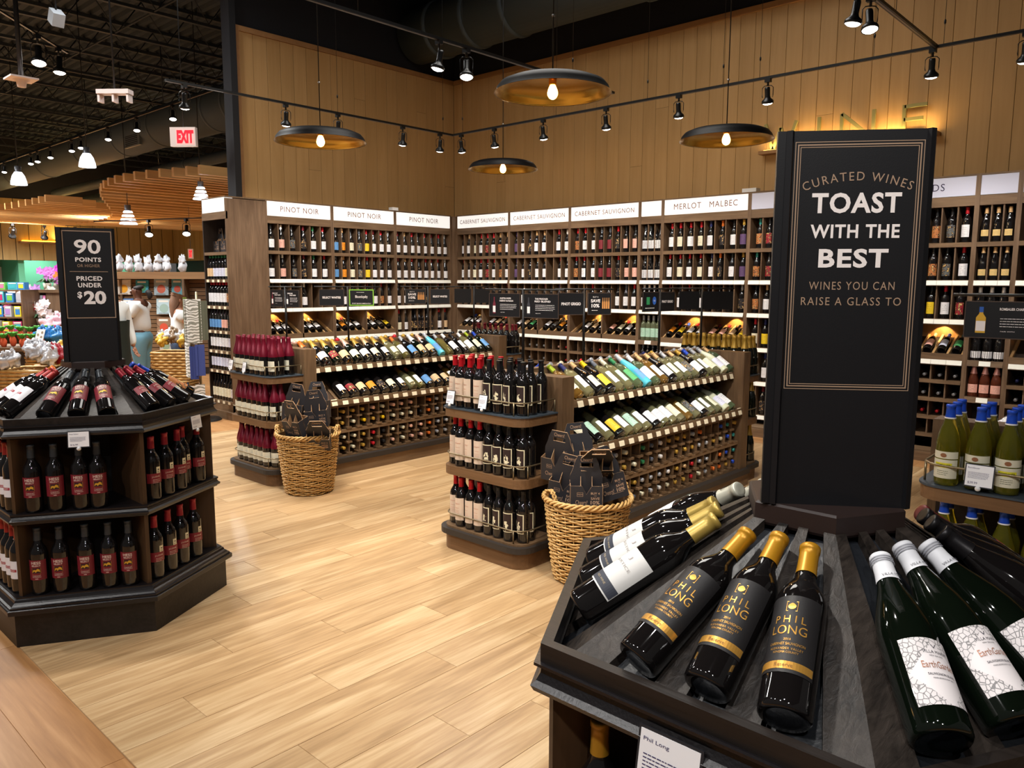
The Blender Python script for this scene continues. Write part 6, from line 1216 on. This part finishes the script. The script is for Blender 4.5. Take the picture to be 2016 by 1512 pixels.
person(-10.05, 3.67, math.radians(120), 1.62, 'person in white long-sleeved shirt and dark apron, behind the sign column', 1.25, WHT, APR, SKIN2, HAIRG, [('hair', CAP, [(0, 1), (1, 2)])], [((-.27, -.03, 1.02), (-.24, -.08, .80)), ((.27, .0, 1.02), (.25, -.10, .80))], 'long', apron=True)
person(-11.02, 4.94, math.radians(170), 1.43, 'person in white tee with long light brown hair, behind the towel rack', 1.05, WHT, mat('dark_jeans', '2a3a52', .8), SKIN2, mat('light_brown_hair', '7c5a44', .6, bump=(80, .8)), [('hair', CAP+[(0, .07, 1.50, .085, .05), (0, .075, 1.38, .075, .04), (0, .07, 1.30, .05, .03)], [(0, 1), (1, 2), (0, 3), (3, 4), (4, 5)])], [((-.24, -.05, 1.02), (-.12, -.25, 1.0)), ((.24, -.05, 1.02), (.12, -.26, 1.0))])
# ---- towel spinner
t = thing('towel_rack', 'spinning rack hung with grey zigzag and green kitchen towels', 'rack', (-8.79, 4.16, 0)); build('pole', MB().tube([(0, 0, 0), (0, 0, 1.5)], .015, 8), BRASS, t); build('base', MB().lathe([(0, .03), (.2, .02), (.22, 0)], 20), BLK, t)
TW = mat('towel_cloth', 'ffffff', .9, objcol=True)
def zig(m, N, b):
    n, L = N.nodes, N.links; tc = n.new('ShaderNodeTexCoord'); w = n.new('ShaderNodeTexWave'); w.inputs['Scale'].default_value = 9; w.inputs['Distortion'].default_value = 9; w.inputs['Detail'].default_value = 1; w.bands_direction = 'Z'; L.new(tc.outputs['Object'], w.inputs[0])
    cr = n.new('ShaderNodeValToRGB'); cr.color_ramp.interpolation = 'CONSTANT'; cr.color_ramp.elements[1].position = .5; cr.color_ramp.elements[0].color = (*lin('dedcd8'), 1); cr.color_ramp.elements[1].color = (*lin('8a8a80'), 1); L.new(w.outputs[0], cr.inputs[0]); L.new(cr.outputs[0], b.inputs['Base Color'])
ZZ = mat('zigzag_cloth', rough=.9, build=zig)
for i, (q, z, w, h, c) in enumerate(((-1.9, 1.42, .10, .48, '6b6e58'), (-1.3, 1.42, .13, .50, 'z'), (-.6, 1.42, .12, .50, 'z'), (-2.4, 1.44, .08, .26, '7c8a3a'), (0, 1.40, .1, .45, '5c5f50'), (-1.6, .92, .13, .40, 'z'), (-.9, .88, .1, .38, '2c3a78'), (-2.3, .90, .1, .30, '23262e'), (-1.2, .42, .13, .30, 'z'), (-2.0, .45, .12, .28, '1f2a48'), (-.4, .9, .1, .36, '3c4a8a'), (-.5, .44, .1, .3, 'z'))):
    a = MB(); n = 6; R_ = .14; vs = [((R_+.008*math.sin(j*2.2))*math.cos(q+(j/n-.5)*w/R_), (R_+.008*math.sin(j*2.2))*math.sin(q+(j/n-.5)*w/R_), zz) for zz in (z, z-h) for j in range(n+1)]
    vs += [(v[0]*1.04, v[1]*1.04, v[2]) for v in vs]; k = 2*(n+1)
    fs = [(j, j+1, j+n+2, j+n+1) for j in range(n)]+[(k+j+1, k+j, k+j+n+1, k+j+n+2) for j in range(n)]; a.add(vs, fs, 0, True); o = build('kitchen_towel', a, ZZ if c == 'z' else TW, col=None if c == 'z' else c); o.location = (-8.79, 4.16, 0)
    tag(o, ('grey zigzag patterned' if c == 'z' else 'plain coloured')+f' kitchen towel hanging on the spinning rack, {ORD[i]} of twelve from the top', 'towel', 'towels on the spinning rack')
# ---- baskets, bags, toys, flowers
def rbasket(x, y, z, w, d, h, ang, label, grp='woven florist baskets'):
    t = thing('wicker_basket', label, 'basket', (x, y, z), ang, group=grp); a = MB()
    for j in range(int(h/.035)):
        f = .82+.18*j*.035/h; zz = j*.035+.018; X, Y = w/2*f, d/2*f; P = []
        for (p, q) in (((-X, -Y), (X, -Y)), ((X, -Y), (X, Y)), ((X, Y), (-X, Y)), ((-X, Y), (-X, -Y))):
            for s in range(8): u = s/8; o = .006*math.cos(s*PI+j*PI); dx, dy = (q[0]-p[0]), (q[1]-p[1]); L = math.hypot(dx, dy); P.append((p[0]+dx*u+dy/L*o, p[1]+dy*u-dx/L*o, zz))
        a.tube(P, .016, 5, closed=True)
    build('weave', a, WICK, t, kind='stuff'); build('inside', MB().box(-w*.38, -d*.38, .02, w*.38, d*.38, h*.9), WICKI, t); return t
A42 = math.radians(42.7); rt_ = Vector((math.cos(A42), math.sin(A42), 0)); aw = Vector((-math.sin(A42), math.cos(A42), 0))
rbasket(-9.55, 4.22, 0, .46, .36, .80, A42, 'tall woven basket of yellow-topped packets by the towel rack'); rbasket(-8.62, 2.42, 0, .50, .42, .78, A42, 'woven basket of red and white cellophane bags behind the kiosk'); rbasket(-8.98, 2.02, 0, .44, .4, .78, A42, 'woven basket at the frame edge behind the kiosk'); rbasket(-11.15, 3.55, 0, .6, .4, .95, A42, 'woven basket of pale pink packets beside the sign column')
CELL = mat('cellophane_silver', 'cfd0d6', .18, .3, bump=(22, .8)); REDP = mat('red_packet', 'a01c2c', .3, bump=(22, .6)); YELP = mat('yellow_packet', 'd8b048', .4, bump=(22, .6)); PNKP = mat('pink_packet', 'd8b4c0', .4, bump=(22, .6)); BLUP = mat('blue_packet', '2c78b8', .4, bump=(22, .6))
def heap(n, c, sx, sy, sz, mats, label, grp, name='gift_packet', seed=1, sc=.07, w='packet'):
    r_ = random.Random(seed)
    for i in range(n):
        u, v = r_.uniform(-1, 1), r_.uniform(-1, 1); p = Vector(c)+rt_*u*sx+aw*v*sy+Vector((0, 0, sz*(1-.5*(u*u+v*v))+r_.uniform(-.01, .03)))
        t = thing(name, f'{label}, {ORD[i]} in the heap', w, p, r_.uniform(0, 3), group=grp); blob('body', (0, 0, 0), sc*1.1, sc*.7, sc*.9, mats[i % len(mats)], t, seed*40+i, .42, 22); blob('tied_top', (0, 0, sc*.95), sc*.35, sc*.3, sc*.45, mats[i % len(mats)], t, seed*40+i+9, .4, 10)
heap(19, (-8.62, 2.42, .82), .22, .18, .12, [CELL, CELL, CELL, CELL, REDP], 'crinkled cellophane bag of sweets in red and silver', 'cellophane bags in the basket', seed=2, sc=.075, w='gift bag')
heap(6, (-8.98, 2.02, .80), .16, .12, .08, [CELL, YELP], 'crinkled clear bag in the edge basket', 'bags in the edge basket', seed=3, sc=.08, w='gift bag')
heap(18, (-9.55, 4.22, .84), .19, .14, .12, [YELP, mat('brown_clear_packet', '7c6248', .3, bump=(25, .6)), CELL], 'yellow-topped packet in the tall woven basket', 'yellow packets', seed=4, sc=.065)
heap(9, (-11.15, 3.55, .98), .26, .16, .12, [PNKP, PNKP, CELL], 'pale pink packet in the basket beside the sign column', 'pink packets', seed=6, sc=.09)
heap(6, (-9.55, 2.85, .98), .13, .1, .06, [BLUP], 'bright blue wrapped packet beside the sign column', 'blue packets', seed=7, sc=.075)
heap(7, (-8.90, 2.72, .82), .14, .12, .08, [YELP, mat('magenta_packet', 'b8506c', .4)], 'yellow and magenta wrapped packet beside the sign column', 'yellow and magenta packets', seed=8, sc=.08)
rbasket(-8.92, 2.76, 0, .4, .36, .78, A42, 'woven basket of yellow and magenta packets beside the sign column'); rbasket(-9.6, 2.9, 0, .45, .4, .9, A42, 'woven basket of blue packets beyond the kiosk')
# plush carrots with leafy tops
PORG = mat('orange_plush', 'd8603a', .9); PGRN = mat('leaf_green', '4a9a32', .7)
r_ = random.Random(11)
for i in range(16):
    u = i % 8; v = i//8; p = Vector((-9.75, 2.55, .96))+rt_*((u-4.2)*.105)+aw*(v*.14)+Vector((0, 0, v*.07+r_.uniform(-.02, .02)))
    t = thing('plush_carrot', f'orange plush carrot with green leaf tuft, {ORD[u]} in the {"front" if v == 0 else "back"} row of the toy table', 'plush toy', p, r_.uniform(0, 6), group='plush carrots'); blob('body', (0, 0, 0), .035, .035, .06, PORG, t, i, .1, 10)
    a = MB()
    for k in range(6): q = k*PI/3; a.tube([(0, 0, .04), (.03*math.cos(q), .03*math.sin(q), .09), (.055*math.cos(q), .055*math.sin(q), .10)], [.008, .016, .003], 5)
    build('leaf_tuft', a, PGRN, t)
t = thing('display_table', 'low dark table carrying plush carrots behind the kiosk', 'table', (-9.75, 2.6, 0), A42); build('top', MB().box(-.7, -.15, .86, .45, .4, .90), OAKX, t)
for x, y in ((-.65, -.1), (.4, -.1), (-.65, .35), (.4, .35)): build('leg', MB().box(x, y, 0, x+.04, y+.04, .86), OAKZ, t)
# toy shelf
t = thing('toy_shelf', 'tiered display shelf of colourful boxed toys at the frame edge', 'shelf unit', (-12.2, 3.05, 0), A42)
for z in (.95, 1.14, 1.33, 1.50): build('shelf', MB().box(-.75, -.15+(z-.95)*.3, z-.02, .40, .25, z), OAKX, t)
for x in (-.75, .38): build('side_panel', MB().box(x, -.15, 0, x+.02, .25, 1.5), OAKZ, t)
TC = [('pink', 'd87aa8'), ('turquoise', '4ac0d0'), ('yellow', 'e6d840'), ('lilac', 'b08ad0'), ('blue', '3f8ad0'), ('magenta', 'c03a78'), ('green', '7cc85a'), ('silver', 'b8bcc8')]
r_ = random.Random(4)
for j, z in enumerate((.95, 1.14, 1.33, 1.50)):
    for i in range(8):
        nm, c = TC[(i*3+j*5) % 8]; w = .11; h = r_.uniform(.12, .165) if j < 3 else .1
        b_ = thing('toy_box', f'{nm} boxed toy, {ORD[i]} on {ORD[j]} shelf of the toy display', 'toy box', M=T((-12.2, 3.05, 0)) @ RZ(A42) @ T((-.68+i*.135, -.06+(z-.95)*.3, z+.001)) @ RZ(r_.uniform(-.3, .3)), group='boxed toys on the display')
        build('box', MB().box(-w/2, -.04, 0, w/2, .04, h), BK, b_, col=c); build('window_panel', MB().box(-w*.34, -.0415, h*.2, w*.34, -.04, h*.72), BK, b_, col=TC[(i+j*3+2) % 8][1]); build('label_strip', MB().box(-w*.4, -.0415, h*.78, w*.4, -.04, h*.92), BK, b_, col='f0f0f0')
# magazine cabinet
t = thing('card_cabinet', 'brown wooden end cabinet with a rack of magazines in its side', 'cabinet', (-11.95, 3.62, 0), A42); build('side_panel', MB().box(-.08, -.02, 0, .30, .02, 1.48), OAKZ, t); build('body', MB().box(-.22, .02, 0, .30, .45, 1.46), OAKD, t); build('top_board', MB().box(-.24, -.04, 1.46, .32, .47, 1.50), OAKX, t)
for j in range(3): build('pocket_shelf', MB().box(-.22, -.04, .95+j*.17, -.08, .02, .965+j*.17), OAKX, t)
for i in range(9):
    b_ = tag(build('magazine', MB().box(0, 0, 0, .035, .004, .12, M=T((-11.95, 3.62, 0)) @ RZ(A42) @ T((-.21+(i % 3)*.042, -.03, .967+(i//3)*.17)) @ Matrix.Rotation(-.15, 4, 'X')), BK, col=TC[i % 8][1]), f'small {TC[i % 8][0]} magazine in the cabinet side rack, {ORD[i//3]} pocket, {ORD[i % 3]} across', 'magazine', 'magazines in the side rack')
# flowers
LEAFD = mat('dark_leaf', '2f5a34', .6); PAL = mat('pale_leaf', 'c0ccb0', .6)
def orchid(x, y, z, c, label, seed, n=9, hh=.30, grp='orchids and lilies', pot='c8c0b0'):
    t = thing('potted_orchid', label, 'flowers', (x, y, z), group=grp); r_ = random.Random(seed); m = mat('petal_'+c, c, .6)
    build('pot', MB().lathe([(0, 0), (.04, 0), (.055, .09), (.05, .09)], 14), mat('pot_'+pot, pot, .5), t); a = MB()
    for k in range(7): q = k*.9; a.tube([(0, 0, .08), (.06*math.cos(q), .06*math.sin(q), .14), (.13*math.cos(q), .13*math.sin(q), .10)], [.008, .018, .003], 5)
    build('leaves', a, LEAFD, t, kind='stuff'); build('stem', MB().tube([(0, 0, .08), (.02, 0, hh*.6), (.05, .01, hh)], .005, 5), LEAFD, t)
    for k in range(n):
        p = Vector((.05, .01, hh))+Vector((r_.uniform(-.13, .13), r_.uniform(-.08, .08), r_.uniform(-.09, .09))); a = MB(); ax = Vector((r_.uniform(-.3, .3)+.6, r_.uniform(-.3, .3)-.6, .1)).normalized(); u = ax.orthogonal().normalized(); v = ax.cross(u)
        for s in range(5):
            q = s*2*PI/5; d = u*math.cos(q)+v*math.sin(q); e = -u*math.sin(q)+v*math.cos(q); a.add([p, p+d*.034+e*.024+ax*.006, p+d*.064+ax*.001, p+d*.034-e*.024+ax*.006], [(0, 1, 2, 3)])
        build('blossom', a, m, t)
cb = Vector((-11.95, 3.62, 1.50))
orchid(*(cb+rt_*.10+aw*.10), 'c03ac0', 'magenta orchid in tall bloom on the brown cabinet', 1, 12, .34); orchid(*(cb+rt_*.0+aw*.15), 'e08a30', 'orange orchid on the brown cabinet between pink and magenta ones', 2, 10, .22); orchid(*(cb-rt_*.12+aw*.1), 'c878c8', 'lilac orchid on the brown cabinet, lowest of three', 3, 9, .20)
for i, (c, w) in enumerate((('e8e4dc', 'white'), ('f0d8c8', 'peach'), ('b888c8', 'mauve'), ('e4e8dc', 'ivory'), ('a8308c', 'purple'), ('d05a88', 'rose'), ('c82c3c', 'red'), ('e8e0e4', 'blush'))):
    p = Vector((-12.4, 3.4, 1.22 if i < 4 else 1.02))+rt_*((i % 4)*.20-.25)-aw*(.0 if i < 4 else .25); orchid(*p, c, f'{w} bloom plant massed between the toy display and the cabinet', 10+i, 22, .22)
t = thing('plant_stand', 'wooden stepped stand under the massed blooms', 'stand', (-12.4, 3.4, 0), A42); build('step', MB().box(-.4, -.1, 0, .5, .2, 1.22), OAKD, t); build('step', MB().box(-.4, -.4, 0, .5, -.1, 1.02), OAKD, t)
t = thing('gift_box', 'pair of pink and teal gift boxes beside the cabinet', 'box', (-10.35, 2.98, 1.0), A42, group='boxes by the cabinet')
for q in (0, .085): bb = build('box', MB().box(q, 0, 0, q+.08, .08, .10), BK, t, col='c03a60'); build('band', MB().box(q-.001, -.001, .0, q+.081, .081, .045), BK, bb, col='1f8a98')
t = thing('display_block', 'dark block carrying the pink and teal gift boxes', 'stand', (-10.35, 2.98, 0), A42); build('block', MB().box(-.02, -.02, 0, .2, .12, 1.0), OAKD, t)
t = thing('greeting_card', 'large pale greeting card with flowers propped before the blue packets', 'card', M=T((-9.15, 2.55, .93)) @ RZ(A42-.3) @ Matrix.Rotation(-.35, 4, 'X')); c_ = build('card', MB().box(0, 0, 0, .11, .004, .20), PAPER, t)
a = MB()
for i in range(6): a.lathe([(0, 0), (.014, .001)], 8, M=T((.03+(i % 2)*.05, -.001, .04+i*.025)) @ Matrix.Rotation(PI/2, 4, 'X'))
build('printed_flowers', a, mat('print_pink_green', '9a8a70', .6), c_)
